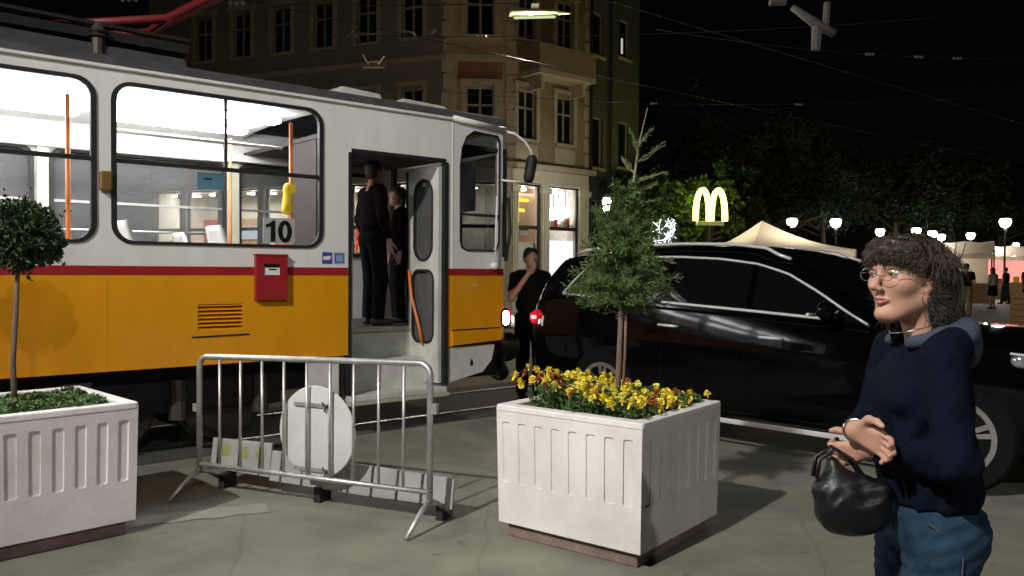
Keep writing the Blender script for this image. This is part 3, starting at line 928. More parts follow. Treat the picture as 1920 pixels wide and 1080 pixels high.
# roof gear
for (x0, x1, y0, y1, h) in ((0.0, 0.55, -0.75, -0.2, 0.06), (0.70, 1.35, -0.7, 0.7, 0.05), (-4.6, -1.2, -0.55, 0.55, 0.16)):
    bx = MB(); bx.add([(x0, y0, 3.08), (x1, y0, 3.08), (x1, y1, 3.08), (x0, y1, 3.08), (x0 + .12, y0 + .05, 3.14 + h), (x1 - .02, y0 + .05, 3.14 + h * .7), (x1 - .02, y1 - .05, 3.14 + h * .7), (x0 + .12, y1 - .05, 3.14 + h)],
                      [(4, 5, 6, 7), (0, 1, 5, 4), (1, 2, 6, 5), (2, 3, 7, 6), (3, 0, 4, 7)])
    bx.build('roof_vent', 'step_white' if h < .15 else 'roof_grey', tram, bevel=0.02)
for x in (-3.4, -2.7, -1.9):
    MB().lathe([(0.05, 3.16), (0.05, 3.3), (0.08, 3.31), (0.05, 3.33), (0.08, 3.35), (0.05, 3.37), (0.03, 3.42)], (x, -0.5, 0), n=10).build('roof_insulator', 'insulator', tram)
MB().tube([(-3.4, -0.5, 3.43), (-1.2, -0.5, 3.40)], 0.022, 6).build('roof_busbar', 'dark_metal', tram)
for y in (-0.42, 0.12):
    MB().tube([(-2.2, y, 3.36), (-1.35, y, 3.58), (-0.30, y * 0.8, 4.32), (0.4, y * 0.6, 4.85)], 0.038, 8).build('pantograph_arm', 'panto_red', tram, True)
MB().tube([(-1.35, -0.45, 3.58), (-1.35, 0.15, 3.58)], 0.03, 8).build('pantograph_joint', 'panto_red', tram)
MB().tube([(0.4, -0.8, 4.87), (0.4, 0.8, 4.87)], 0.03, 8).build('pantograph_head', 'panto_red', tram)
MB().box(-2.6, -1.2, -0.5, 0.5, 3.30, 3.37).build('pantograph_base', 'dark_metal', tram)
# ------------------------------------------------------------------ planters
def planter(loc, rz, label):
    t = empty('planter', loc, rz, label, 'planter', 'white concrete street planters')
    H0, H1, h = 0.085, 0.735, 0.465
    tp = 0.012
    MB().box(-h + 0.05, h - 0.05, -h + 0.05, h - 0.05, 0.0, 0.10).build('plinth', 'plinth', t, bevel=0.008)
    ins = 0.009
    cr = MB()
    a = h - ins; b = a - tp
    cr.add([(-b, -b, H0 + .005), (b, -b, H0 + .005), (b, b, H0 + .005), (-b, b, H0 + .005), (-a, -a, H1 - .055), (a, -a, H1 - .055), (a, a, H1 - .055), (-a, a, H1 - .055)],
           [(0, 3, 2, 1), (4, 5, 6, 7), (0, 1, 5, 4), (1, 2, 6, 5), (2, 3, 7, 6), (3, 0, 4, 7)])
    cr.build('core', 'planter', t)
    for k in range(4):
        c, s_ = math.cos(k * PI / 2), math.sin(k * PI / 2)
        def fn(u, v, d, c=c, s_=s_):
            y = -h + d + tp * (1 - (v - H0) / (H1 - H0))
            ww = u * (1 - tp / h * (1 - (v - H0) / (H1 - H0)))
            e = ww * (h - d) / h if d > 0 else ww
            return (e * c - y * s_, e * s_ + y * c, v)
        holes = []
        for i in range(8):
            u = -0.40 + i * 0.8 / 7.0 * 0.985
            holes.append(rrect(u - 0.030, u + 0.030, 0.315, 0.655, 0.012, 2))
        MB().panel([(-h, H0), (h, H0), (h, H1 - 0.0), (-h, H1 - 0.0)], holes, fn, 0, ins).build('slotted_panel', 'planter', t)
    o = MB().ring(rrect(-h - .004, h + .004, -h - .004, h + .004, 0.02, 3), rrect(-h + 0.075, h - 0.075, -h + 0.075, h - 0.075, 0.02, 3), lambda u, v, d: (u, v, d), H1 - 0.02, H1 + 0.014)
    o.build('rim', 'planter_edge', t, bevel=0.006)
    MB().box(-h + 0.08, h - 0.08, -h + 0.08, h - 0.08, H1 - 0.13, H1 - 0.025).build('soil', 'soil', t)
    return t
PM = Vector((0.57, 4.73, 0)); PMR = R(52)
PL = Vector((-2.757, 4.63, 0)); PLR = R(46)
planter(PM, PMR, 'white slotted planter full of yellow marigolds, in front of the black car')
planter(PL, PLR, 'white slotted planter cut by the left edge, with a round clipped tree')

def inplanter(c, rz, u, v, z):
    return Vector((c.x + u * math.cos(rz) - v * math.sin(rz), c.y + u * math.sin(rz) + v * math.cos(rz), z))

# low ground cover in the left planter
rng = np.random.default_rng(3)
pts = []; 
cl = [(rng.uniform(-.36, .36), rng.uniform(-.36, .36), rng.uniform(.06, .11)) for _ in range(46)]
for (u, v, r) in cl:
    for _ in range(110):
        d = rng.normal(size=3); d /= np.linalg.norm(d); d[2] = abs(d[2])
        q = inplanter(PL, PLR, u + d[0] * r, v + d[1] * r, 0.70 + d[2] * r * 0.75)
        pts.append(q)
tag(leaf_cloud('ground_cover', 'leaf_bed', None, pts, 0.030, 0.6, rng=rng), 'low green ground cover filling the left planter', 'plant', kind='stuff')

# marigold bed in the middle planter
bed = empty('marigold_bed', PM, PMR, 'bed of bright yellow marigolds filling the middle planter', 'flowers')
rng = np.random.default_rng(11)
pts = []; 
for i in range(150):
    u, v = rng.uniform(-.38, .38), rng.uniform(-.38, .38)
    hh = 0.035 + 0.10 * max(0, (v + u * -0.4 + .3)) + rng.uniform(0, .05)
    for _ in range(60):
        r = rng.uniform(0, 1) ** .6 * .075
        d = rng.normal(size=3); d /= np.linalg.norm(d)
        pts.append((u + d[0] * r, v + d[1] * r, 0.725 + hh * rng.uniform(0, 1)))
leaf_cloud('foliage', 'leaf_flower', bed, pts, 0.034, 0.35, up=0.5, rng=rng)
def flower_mesh(seed, m):
    r_ = random.Random(seed)
    b = MB()
    for ring, (n, rad, z, tilt) in enumerate(((9, 0.020, 0.000, 0.15), (8, 0.016, 0.005, 0.55), (6, 0.010, 0.010, 1.0))):
        for i in range(n):
            a = 2 * PI * (i + 0.5 * ring) / n + r_.uniform(-.15, .15)
            w = 0.0085
            ca, sa = math.cos(a), math.sin(a)
            o = rad * r_.uniform(.85, 1.15)
            q0 = (0.003 * ca, 0.003 * sa, z)
            zz = z + math.sin(tilt) * 0.012
            b.add([q0, (o * ca * .7 - w * sa, o * sa * .7 + w * ca, zz - .001), (o * ca, o * sa, zz + r_.uniform(-.002, .002)), (o * ca * .7 + w * sa, o * sa * .7 - w * ca, zz - .001)], [(0, 1, 2), (0, 2, 3)])
    b.cyl((0, 0, -0.02), (0, 0, 0.004), 0.004, 0.007, 5)
    return b.mesh('flower', m, fix=False)
FM = [flower_mesh(i, ('petal', 'petal', 'petal', 'petal_pale', 'petal_pale', 'petal', 'petal_rust')[i]) for i in range(7)]
rng = np.random.default_rng(5)
n_f = 0; tries = 0; placed = []
while n_f < 150 and tries < 4000:
    tries += 1
    u, v = rng.uniform(-.41, .41), rng.uniform(-.41, .41)
    # the right-hand corner is mostly leaves
    if u > 0.18 and v < 0 and rng.random() < 0.6: continue
    if any((u - a) ** 2 + (v - c) ** 2 < 0.040 ** 2 for a, c in placed): continue
    placed.append((u, v)); n_f += 1
    z = 0.765 + 0.10 * max(0, (v - u * 0.5 + .3)) + rng.uniform(0, .05)
    if v > .2 and u < 0.1: z += rng.uniform(0, .06)
    o = mesh_obj('flower', FM[int(rng.integers(0, 7))], bed, (u, v, z), (rng.normal(0, .35) + .25, rng.normal(0, .35), rng.uniform(0, 6.28)), rng.uniform(.95, 1.55))

# clipped round tree in the left planter
def tree_ball(c, label):
    t = empty('clipped_tree', (c.x, c.y, 0.62), 0, label, 'tree')
    MB().tube([(0, 0, 0), (-0.012, 0.0, 0.35), (0.01, 0, 0.7), (0.02, 0, 0.95)], [0.018, 0.015, 0.014, 0.012], 8).build('trunk', 'bark', t, True)
    rng = np.random.default_rng(21)
    C = np.array((0.05, 0, 1.065)); pts = []; dirs = []
    br = MB()
    for i in range(14):
        d = rng.normal(size=3); d /= np.linalg.norm(d); d[2] = abs(d[2]) * .8
        br.tube([(0.02, 0, 0.9), tuple(C + d * .09), tuple(C + d * .19)], [0.008, 0.005, 0.002], 5)
    br.build('branches', 'bark', t)
    lob = [(d / np.linalg.norm(d), rng.uniform(.035, .06)) for d in rng.normal(size=(70, 3))]
    for d, r in lob:
        c0 = C + d * np.array((0.19, .19, .165))
        n_ = 120
        e = rng.normal(size=(n_, 3)); e /= np.linalg.norm(e, axis=1, keepdims=True)
        pts.append(c0 + e * r * rng.random((n_, 1)) ** .4); dirs.append(e * .6 + d)
    e = rng.normal(size=(2600, 3)); e /= np.linalg.norm(e, axis=1, keepdims=True)
    pts.append(C + e * np.array((.2, .2, .175)) * rng.random((2600, 1)) ** .5); dirs.append(e)
    k = 12
    for i in range(k):   # stray shoots
        d = rng.normal(size=3); d /= np.linalg.norm(d)
        s_ = np.linspace(.19, .27, 12)[:, None]
        pts.append(C + d * s_ + rng.normal(size=(12, 3)) * .008); dirs.append(np.repeat(d[None], 12, 0))
    leaf_cloud('crown', 'leaf_dark', t, np.concatenate(pts), 0.026, 0.55, dirs=np.concatenate(dirs), jitter=.6, rng=rng)
    return t
tree_ball(inplanter(PL, PLR, -0.02, 0.02, 0), 'small clipped tree with a dark round crown against the tram')

# feathery tree with a bare leader in the middle planter
def tree_feather(c):
    t = empty('feathery_tree', (c.x, c.y, 0.62), 0, 'thin tree with a feathery crown and bare top shoot in the middle planter', 'tree')
    MB().tube([(0, 0, 0), (0.012, 0, 0.3), (0.022, 0, 0.6), (0.03, 0.0, 0.85), (0.045, 0, 1.1)], [0.019, 0.017, 0.015, 0.013, 0.009], 8).build('trunk', 'bark', t, True)
    rng = np.random.default_rng(8)
    MB().tube([(0.026, -.02, 0.05), (0.045, -.02, 0.4), (0.05, -0.02, 0.72)], 0.008, 6).build('stake', 'bark', t, True)
    base = np.array((0.03, 0, 0.0)); pts = []; dirs = []; br = MB()
    for i in range(190):
        z0 = rng.triangular(0.60, 0.80, 1.36)
        a = rng.uniform(0, 2 * PI); el = rng.uniform(-.1, .8)
        ln = (0.325 - 0.34 * abs(z0 - .78)) * rng.uniform(.55, 1.15)
        d = np.array((math.cos(a) * math.cos(el), math.sin(a) * math.cos(el), math.sin(el)))
        p0 = np.array((0.03, 0, z0)); q = []
        for s_ in np.linspace(0, 1, 6):
            q.append(p0 + d * ln * s_ + np.array((0, 0, -0.10 * ln * s_ * s_ * 1.2)))
        br.tube(q, [0.004, .0035, .003, .0024, .0018, .001], 4, cap=False)
        for s_ in rng.random(95) ** .7:
            x = s_ * 5; j = min(4, int(x)); p_ = q[j] + (q[j + 1] - q[j]) * (x - j)
            e = rng.normal(size=3); e /= np.linalg.norm(e)
            pts.append(p_ + e * rng.uniform(0, .035)); dirs.append(d * .7 + e)
    br.build('branches', 'bark', t)
    # leader
    ld = MB()
    top = [(0.045, 0, 1.08), (0.075, 0, 1.3), (0.10, 0, 1.48), (0.115, 0, 1.60), (0.165, 0, 1.82)]
    ld.tube(top, [0.009, 0.008, 0.007, 0.005, 0.002], 6)
    for (z, sx, ln, el) in ((1.60, 1, .13, .85), (1.57, -1, .13, 1.15), (1.50, 1, .20, .55), (1.44, -1, .13, .9), (1.40, 1, .20, .25), (1.33, 1, .15, .3), (1.26, 1, .17, .2), (1.2, 1, .14, .25), (1.3, -1, .1, .7)):
        for k in range(2):
            yy = rng.uniform(-.6, .6)
            f = (z - 1.08) / .52
            x0 = 0.045 + .07 * min(1, f)
            d = np.array((sx * math.cos(el) * math.cos(yy), math.cos(el) * math.sin(yy), math.sin(el)))
            q = [np.array((x0, 0, z)) + d * ln * s_ + rng.normal(size=3) * .006 for s_ in (0, .35, .7, 1)]
            ld.tube(q, [.0036, .003, .0022, .001], 5)
            for s_ in rng.random(44):
                p_ = q[0] + (q[3] - q[0]) * s_
                e = rng.normal(size=3); e /= np.linalg.norm(e)
                if rng.random() < (.95 if z < 1.36 else .6):
                    pts.append(p_ + e * rng.uniform(0, .012)); dirs.append(d + e * .5)
    ld.build('leader', 'twig', t)
    leaf_cloud('crown', 'leaf_feather', t, pts, 0.034, 0.16, dirs=dirs, jitter=.35, rng=rng)
tree_feather(inplanter(PM, PMR, 0.03, -0.02, 0))

# ------------------------------------------------------------------ crowd barrier
BL = Vector((-2.08, 5.50, 0)); BR = Vector((-0.47, 4.78, 0))
BD = BR - BL; BLEN = BD.length; BANG = math.atan2(BD.y, BD.x)
bar = empty('crowd_barrier', BL, BANG, 'galvanised steel crowd barrier standing in front of the tram door', 'barrier')
zt, zb_ = 0.935, 0.20
fr = []
for i in range(6):
    a = R(180 - 90 * i / 5); fr.append((0.07 + 0.07 * math.cos(a), 0, zt - 0.085 + 0.07 * math.sin(a)))
for i in range(6):
    a = R(90 - 90 * i / 5); fr.append((BLEN - 0.07 + 0.07 * math.cos(a), 0, zt - 0.045 + 0.07 * math.sin(a)))
MB().tube([(0, 0, 0.14)] + fr + [(BLEN, 0, 0.14)], 0.019, 10).build('frame', 'steel', bar, True)
MB().tube([(0, 0, zb_), (BLEN, 0, zb_ + 0.01)], 0.016, 8).build('bottom_rail', 'steel', bar, True)
for i in range(1, 10):
    x = BLEN * i / 10
    dx = random.uniform(-.006, .006)
    MB().tube([(x + dx, 0, zb_), (x, 0.0, zt - 0.015 + 0.04 * i / 10)], 0.0095, 8).build('bar', 'steel', bar, True)
for x in (0, BLEN):
    for s_ in (-1, 1):
        MB().tube([(x, 0, 0.165), (x, s_ * 0.10, 0.12), (x, s_ * 0.262, 0.015)], [0.016, 0.014, 0.013], 8).build('foot', 'steel', bar, True)
MB().box(BLEN - .005, BLEN + 0.05, -0.015, 0.015, 0.67, 0.73).build('hook', 'steel', bar)
MB().box(-0.05, 0.0, -0.012, 0.012, 0.55, 0.60).build('hook', 'steel', bar)

# round sign fixed to the barrier, seen from behind
mat('sign_back', (0.56, 0.56, 0.54), 0.45, var=0.08, scale=5)
sg = empty('round_sign', BL + BD.normalized() * 0.93, BANG, 'round grey sign disc clamped behind the barrier bars', 'sign')
MB().lathe([(0.265, 0.028), (0.285, 0.032), (0.29, 0.040), (0.285, 0.046), (0.0, 0.046)][:4], (0, 0, 0.485), 'y', 48).build('disc', 'sign_back', sg, 40)
for zc in (0.25, 0.655):
    cl = MB().box(-0.16, 0.06, 0.016, 0.030, zc - 0.012, zc + 0.012).build('clamp_bar', 'steel', sg)
    for a_ in (0.3, 2.4, 4.5):
        MB().tube([(0.085, 0.012, zc), (0.085 + 0.035 * math.cos(a_), 0.012, zc + 0.035 * math.sin(a_))], 0.006, 5).build('wing_screw', 'wheel_steel', cl)
    MB().ell((0.085, 0.018, zc), (.012, .014, .012), 8, 6).build('bolt', 'wheel_steel', cl)
# low board wired to the barrier foot
mat('board_white', (0.36, 0.36, 0.35), 0.5, col2=(0.26, 0.26, 0.25), scale=4)
mat('board_yellow', (0.27, 0.27, 0.10), 0.5, var=0.3, scale=14)
bo = empty('low_board', BL + BD.normalized() * 0.02, BANG, 'long low white board with a yellow end behind the barrier foot', 'board')
bf = lambda u, v, d: (u, 0.17 + d + (v - .1) * 0.15, v)
MB().prism([(0.42, 0.095), (1.80, 0.07), (1.80, 0.25), (1.26, 0.265), (0.42, 0.290)], bf, 0, 0.02).build('panel', 'board_white', bo, bevel=0.004)
MB().prism([(-0.10, 0.13), (0.415, 0.115), (0.415, 0.335), (-0.10, 0.33)], bf, 0, 0.02).build('end_panel', 'board_white', bo, bevel=0.004)
for (u, w) in ((-0.02, .09), (0.14, .09), (0.29, .08)):
    MB().prism(rrect(u, u + w, 0.22, 0.30, 0.03, 4), bf, -0.002, 0.0).build('yellow_patch', 'board_yellow', bo)
for x in (0.0, 0.8, 1.7):
    MB().box(x, x + 0.05, 0.15, 0.27, 0.0, 0.10).build('support', 'dark_metal', bo)
# ------------------------------------------------------------------ black car (local x forward from the rear axle, near side y<0)
car = empty('parked_car', (1.529, 8.479, 0), R(-45), 'large black estate car with chrome window trim and roof rails', 'car')
car.scale = (1.045, 1, 1)
def ip(x, tab):
    return float(np.interp(x, [t[0] for t in tab], [t[1] for t in tab]))
ZB = [(-.98, 1.10), (-.9, 1.20), (-.54, 1.265), (0, 1.225), (.7, 1.195), (1.44, 1.155), (2.08, 1.115), (2.4, 1.085), (3.0, 1.06), (3.4, 1.00), (3.65, .92), (3.82, .80), (3.88, .66)]
WD = [(-.98, .80), (-.93, .88), (-.8, .945), (-.4, .965), (0, .97), (2.9, .97), (3.3, .955), (3.55, .90), (3.75, .78), (3.84, .66), (3.88, .55)]
SZ = [(-.98, .52), (-.9, .36), (-.4, .27), (3.2, .27), (3.7, .36), (3.88, .48)]
xs = np.concatenate([np.linspace(-.98, -.8, 6), np.linspace(-.7, 3.2, 50), np.linspace(3.27, 3.88, 14)])
rows = []
for x in xs:
    zb, w, sz = ip(x, ZB), ip(x, WD), ip(x, SZ)
    sec = [(0, sz), (w * .8, sz), (w * .93, sz + .03), (w * .985, sz + .12), (w * .975, sz + (zb - sz) * .40), (w, sz + (zb - sz) * .56), (w * .995, sz + (zb - sz) * .74), (w * .955, zb - .035), (w * .91, zb), (w * .6, zb + .025), (0, zb + .035)]
    full = [(x, -y, z) for y, z in sec] + [(x, y, z) for y, z in reversed(sec[1:-1])]
    rows.append(full)
b = MB(); n_ = len(rows[0])
b.v = [p for r in rows for p in r]
b.f = [(j * n_ + i, j * n_ + (i + 1) % n_, (j + 1) * n_ + (i + 1) % n_, (j + 1) * n_ + i) for j in range(len(rows) - 1) for i in range(n_)]
b.f += [tuple(range(n_)), tuple((len(rows) - 1) * n_ + i for i in range(n_ - 1, -1, -1))]
body = b.build('body', 'car_paint', car, 35)
cut = MB()
for x in (0, 2.95):
    for y in (-.97, .97):
        cut.cyl((x, y - .34, .385), (x, y + .34, .385), .435, n=40)
co = cut.build('cutter', 'car_trim')
md = body.modifiers.new('arch', 'BOOLEAN'); md.operation = 'DIFFERENCE'; md.object = co; md.solver = 'EXACT'
bpy.context.view_layer.update()
bake(body)
bpy.data.objects.remove(co, do_unlink=True)
for p_ in body.data.polygons: p_.use_smooth = True
body.data.set_sharp_from_angle(angle=R(35))
# cabin
RF = [(-.93, 1.24), (-.80, 1.45), (-.66, 1.63), (-.5, 1.67), (0, 1.71), (.7, 1.725), (1.2, 1.71), (1.5, 1.67), (1.75, 1.58), (2.0, 1.415), (2.25, 1.23), (2.46, 1.085)]
def gsec(x):
    zb = ip(x, ZB) - .01; zr = max(ip(x, RF), zb + .012)
    h = zr - zb
    f = min(1, h / .5)
    w0 = min(.90, ip(x, WD) * .93)
    return [(w0, zb), (w0 - .015, zb + h * .12), (w0 - .06 * f - .01, zb + h * .45), (w0 - .13 * f - .015, zb + h * .80), (w0 - .19 * f - .02, zb + h * .95), (w0 * .5, zb + h * 1.03), (0, zb + h * 1.05)]
xg = np.concatenate([np.linspace(-.93, -.5, 10), np.linspace(-.4, 1.4, 16), np.linspace(1.48, 2.46, 16)])
rows = [[(x, -y, z) for y, z in gsec(x)] + [(x, y, z) for y, z in reversed(gsec(x)[:-1])] for x in xg]
cb = MB(); cb.grid(rows); cb.build('cabin', 'car_paint', car, 40)
def gy(x, z):
    s_ = gsec(x); return float(np.interp(z, [q[1] for q in s_], [q[0] for q in s_]))
LOWW = [(-.52, 1.285), (-.2, 1.26), (.7, 1.225), (1.44, 1.185), (2.08, 1.145), (2.36, 1.11)]
TOPW = [(-.52, 1.29), (-.40, 1.43), (-.28, 1.555), (-.1, 1.60), (.4, 1.635), (.7, 1.635), (1.1, 1.615), (1.44, 1.57), (1.7, 1.49), (1.95, 1.355), (2.2, 1.20), (2.36, 1.112)]
for sgn in (-1, 1):
    for (xa, xb) in ((-.515, .62), (.68, 1.40), (1.45, 2.35)):
        rows = []
        for x in np.linspace(xa, xb, 18):
            l_, t_ = ip(x, LOWW), ip(x, TOPW)
            rows.append([(x, sgn * (gy(x, z) + .006), z) for z in np.linspace(l_, t_, 7)])
        MB().grid(rows).build('side_window', 'car_glass', car, True)
    path = [(x, sgn * (gy(x, ip(x, LOWW)) + .012), ip(x, LOWW)) for x in np.linspace(-.52, 2.1, 26)]
    MB().tube(path, .013, 6).build('lower_window_trim', 'car_chrome', car, True)
    path = [(x, sgn * (gy(x, ip(x, TOPW)) + .010), ip(x, TOPW)) for x in np.concatenate([np.linspace(-.52, -.1, 9), np.linspace(0, 2.35, 34)])]
    MB().tube(path, .0105, 6).build('upper_window_trim', 'car_chrome', car, True)
    path = [(x, sgn * .70, ip(x, RF) + (.030 if -.4 < x < 1.55 else .005)) for x in np.linspace(-.5, 1.68, 22)]
    MB().tube(path, .015, 6).build('roof_rail', 'car_chrome', car, True)
    MB().box(.45, 2.5, sgn * .955 - .012, sgn * .955 + .012, .245, .285).build('sill_trim', 'car_chrome', car, bevel=.006)
    for x in (.62, 1.55):
        hz_ = ip(x, ZB) - .17
        MB().tube([(x, sgn * .955, hz_), (x + .02, sgn * 1.0, hz_ + .005), (x + .17, sgn * 1.0, hz_), (x + .19, sgn * .955, hz_ - .005)], .012, 6).build('door_handle', 'car_chrome', car, True)
    for x in (.66, 1.43, 2.42):
        MB().tube([(x, sgn * .972, ip(x, ZB) - .30), (x - .01, sgn * .976, .72), (x, sgn * .972, .42)], .0025, 4).build('door_seam', 'car_trim', car)
    m_ = SDF().cap((2.12, sgn * 1.04, 1.21), (2.14, sgn * 1.12, 1.22), .075, .07, .03).cap((2.15, sgn * .9, 1.14), (2.14, sgn * 1.04, 1.18), .02, .03, .03)
    mesh_obj('door_mirror', m_.mesh('door_mirror', 'car_paint', .014), car)
    MB().tube([(2.03, sgn * 1.05, 1.18), (2.03, sgn * 1.17, 1.19)], .012, 6).build('mirror_trim', 'car_chrome', car)
    # tail lamp wraps round the rear corner
    tl = SDF().ell((-.82, sgn * .895, 1.03), (.125, .045, .085), .02).ell((-.92, sgn * .82, 1.02), (.05, .09, .09), .03).cap((-.94, sgn * .78, 1.02), (-.945, sgn * .66, 1.0), .04, .03, .04)
    mesh_obj('tail_light', tl.mesh('tail_light', 'tail_red', .014), car) if 'tail_red' in MATS else None
# windscreen and rear glass
ws_ = []
for x in np.linspace(1.58, 2.40, 12):
    s_ = gsec(x); ws_.append([(x, y * .86, float(np.interp(abs(y) * .86, [q[0] for q in reversed(s_)], [q[1] for q in reversed(s_)])) + .006) for y in np.linspace(-s_[4][0], s_[4][0], 9)])
MB().grid(ws_).build('windscreen', 'car_glass', car, True)
MB().tube([(2.42, -.7, 1.115), (2.2, -.2, 1.29)], .012, 5).build('wiper', 'car_chrome', car)
MB().tube([(2.43, .1, 1.12), (2.22, .55, 1.25)], .012, 5).build('wiper', 'car_trim', car)
# wheels
def wheel(x, y, out):
    t_ = MB().lathe([(.25, -.10), (.36, -.12), (.385, -.09), (.385, .09), (.36, .12), (.25, .10)], (0, 0, 0), 'y', 40)
    t_ = t_.build('wheel', 'tyre', car, 40, loc=(x, y, .385))
    t_.scale = (1 / 1.045, 1, 1)
    MB().ring([(.258 * math.cos(2 * PI * i / 40), .258 * math.sin(2 * PI * i / 40)) for i in range(40)], [(.222 * math.cos(2 * PI * i / 40), .222 * math.sin(2 * PI * i / 40)) for i in range(40)], lambda u, v_, d: (u, out * (.10 + d), v_), -.16, .012).build('rim', 'rim', t_, 40)
    MB().lathe([(.24, -.02), (.0, -.02)], (0, 0, 0), 'y', 24).build('brake', 'dark_metal', t_)
    for k in range(5):
        for e in (-.16, .16):
            a0 = 2 * PI * k / 5 + .3
            p0 = (.06 * math.cos(a0 + e), .06 * math.sin(a0 + e)); p1 = (.23 * math.cos(a0 + e * .9), .23 * math.sin(a0 + e * .9))
            nx, ny = -(p1[1] - p0[1]), p1[0] - p0[0]; l_ = math.hypot(nx, ny); nx, ny = nx / l_ * .014, ny / l_ * .014
            MB().prism([(p0[0] - nx, p0[1] - ny), (p1[0] - nx * 1.3, p1[1] - ny * 1.3), (p1[0] + nx * 1.3, p1[1] + ny * 1.3), (p0[0] + nx, p0[1] + ny)], lambda u, v_, d: (u, out * (.075 + d), v_), 0, .03).build('spoke', 'rim', t_)
    MB().lathe([(.065, .06), (.065, .10), (.04, .115)], (0, 0, 0), 'y', 16).build('hub_cap', 'rim', t_, 40) if out > 0 else MB().lathe([(.065, -.06), (.065, -.10), (.04, -.115)], (0, 0, 0), 'y', 16).build('hub_cap', 'rim', t_, 40)
for x in (0, 2.95):
    wheel(x, -.845, -1); wheel(x, .845, 1)
# head lamps, grille, bumper, plate, tail
for sgn in (-1, 1):
    h_ = SDF().cap((3.30, sgn * .90, .93), (3.62, sgn * .72, .86), .055, .085, .03)
    hl_ = mesh_obj('headlight', h_.mesh('headlight', 'lamp_lens', .014), car)
    MB().tube([(3.26, sgn * .965, .98), (3.48, sgn * .90, .955), (3.70, sgn * .72, .92)], .009, 6).build('headlight_trim', 'car_chrome', hl_, True)
gr = MB().box(3.80, 3.90, -.42, .42, .58, .82).build('grille', 'car_trim', car, bevel=.03)
for z in (.63, .70, .77):
    MB().box(3.895, 3.915, -.40, .40, z - .012, z + .012).build('grille_bar', 'car_chrome', gr)
MB().box(3.86, 3.91, -.26, .26, .42, .53).build('number_plate', 'number_plate', car)
MB().box(-1.03, -.94, -.26, .26, .72, .83).build('number_plate', 'number_plate', car)
MB().box(-1.02, -.9, -.78, .78, .40, .60).build('rear_bumper', 'car_trim', car, bevel=.04)
MB().tube([(-.80, -.62, 1.475), (-.80, .62, 1.475)], .02, 6).build('rear_spoiler', 'car_paint', car)
rg = []
for x in np.linspace(-.90, -.68, 5):
    zr = ip(x, RF); rg.append([(x - .012, y, zr * 1.0 + .035) for y in np.linspace(-.60, .60, 7)])
MB().grid(rg).build('rear_window', 'car_glass', car, True)
# ------------------------------------------------------------------ corner building behind the tram
mat('wall_brown', (0.42, 0.30, 0.18), 0.85, var=0.2, scale=1.2, bump=0.1, bscale=20)
mat('wall_yellow', (0.25, 0.19, 0.10), 0.85, var=0.2, scale=1.2, bump=0.1, bscale=20)
mat('wall_grey', (0.24, 0.21, 0.165), 0.85, var=0.2, scale=1.2, bump=0.1, bscale=20)
mat('wall_brick', (0.24, 0.10, 0.06), 0.85, var=0.25, scale=2)
mat('stone_trim', (0.40, 0.34, 0.24), 0.8, var=0.15, scale=2)
mat('shop_stone', (0.50, 0.47, 0.36), 0.75, var=0.12, scale=2)
mat('window_wood', (0.30, 0.25, 0.18), 0.6, var=0.15)
mat('night_glass', (0.008, 0.008, 0.009), 0.08, var=0.0, spec=0.6)
mat('roof_tin', (0.05, 0.045, 0.045), 0.7, var=0.3)
mat('dark_wall', (0.07, 0.068, 0.063), 0.9, var=0.25, scale=0.8, bump=0.1, bscale=15)
mat('shop_red', (0.45, 0.05, 0.035), 0.5, var=0.2, scale=2)
mat('shop_wall', (0.62, 0.58, 0.52), 0.6, var=0.25, scale=1.5)
mat('shop_wood', (0.32, 0.18, 0.09), 0.6, var=0.2)
emis('shop_light', (1.0, 0.95, 0.90), 16)
emis('shop_cool', (0.86, 0.86, 1.0), 1.5)
emis('menu_yellow', (1.0, 0.72, 0.05), 2.2)
emis('menu_red', (1.0, 0.10, 0.06), 1.2)
emis('white_post', (1.0, 0.99, 0.97), 4)
glass('shop_glass', (0.88, 0.9, 0.88), 0.03)

BROOT = Vector((-2.25, 27.8, 0))
bld = empty('corner_building', BROOT, 0, 'old brown corner building with tall windows, balcony and lit shop floor', 'building')
class Face:
    def __init__(s, p0, ang, L):
        s.p = Vector((p0[0], p0[1], 0)); s.d = Vector((math.cos(R(ang)), math.sin(R(ang)), 0)); s.L = L
        s.n = Vector((s.d.y, -s.d.x, 0))
        if s.n.y > 0: s.n = -s.n
    def fn(s, root):
        return lambda t, z, d: tuple(s.p + s.d * t - s.n * d + Vector((0, 0, z)) - root)
    def box(s, root, t0, t1, d0, d1, z0, z1):
        f = s.fn(root); b = MB()
        return b.add([f(t0, z0, d0), f(t1, z0, d0), f(t1, z0, d1), f(t0, z0, d1), f(t0, z1, d0), f(t1, z1, d0), f(t1, z1, d1), f(t0, z1, d1)],
                     [(0, 3, 2, 1), (4, 5, 6, 7), (0, 1, 5, 4), (1, 2, 6, 5), (2, 3, 7, 6), (3, 0, 4, 7)])
A0 = (-2.25, 27.8); B0 = (0.0, 28.0)
chA = math.degrees(math.atan2(B0[1] - A0[1], B0[0] - A0[0])); chL = math.hypot(B0[0] - A0[0], B0[1] - A0[1])
FL = Face(A0, 158, 13.0); FC = Face(A0, chA, chL); FR = Face(B0, 40.1, 3.62)
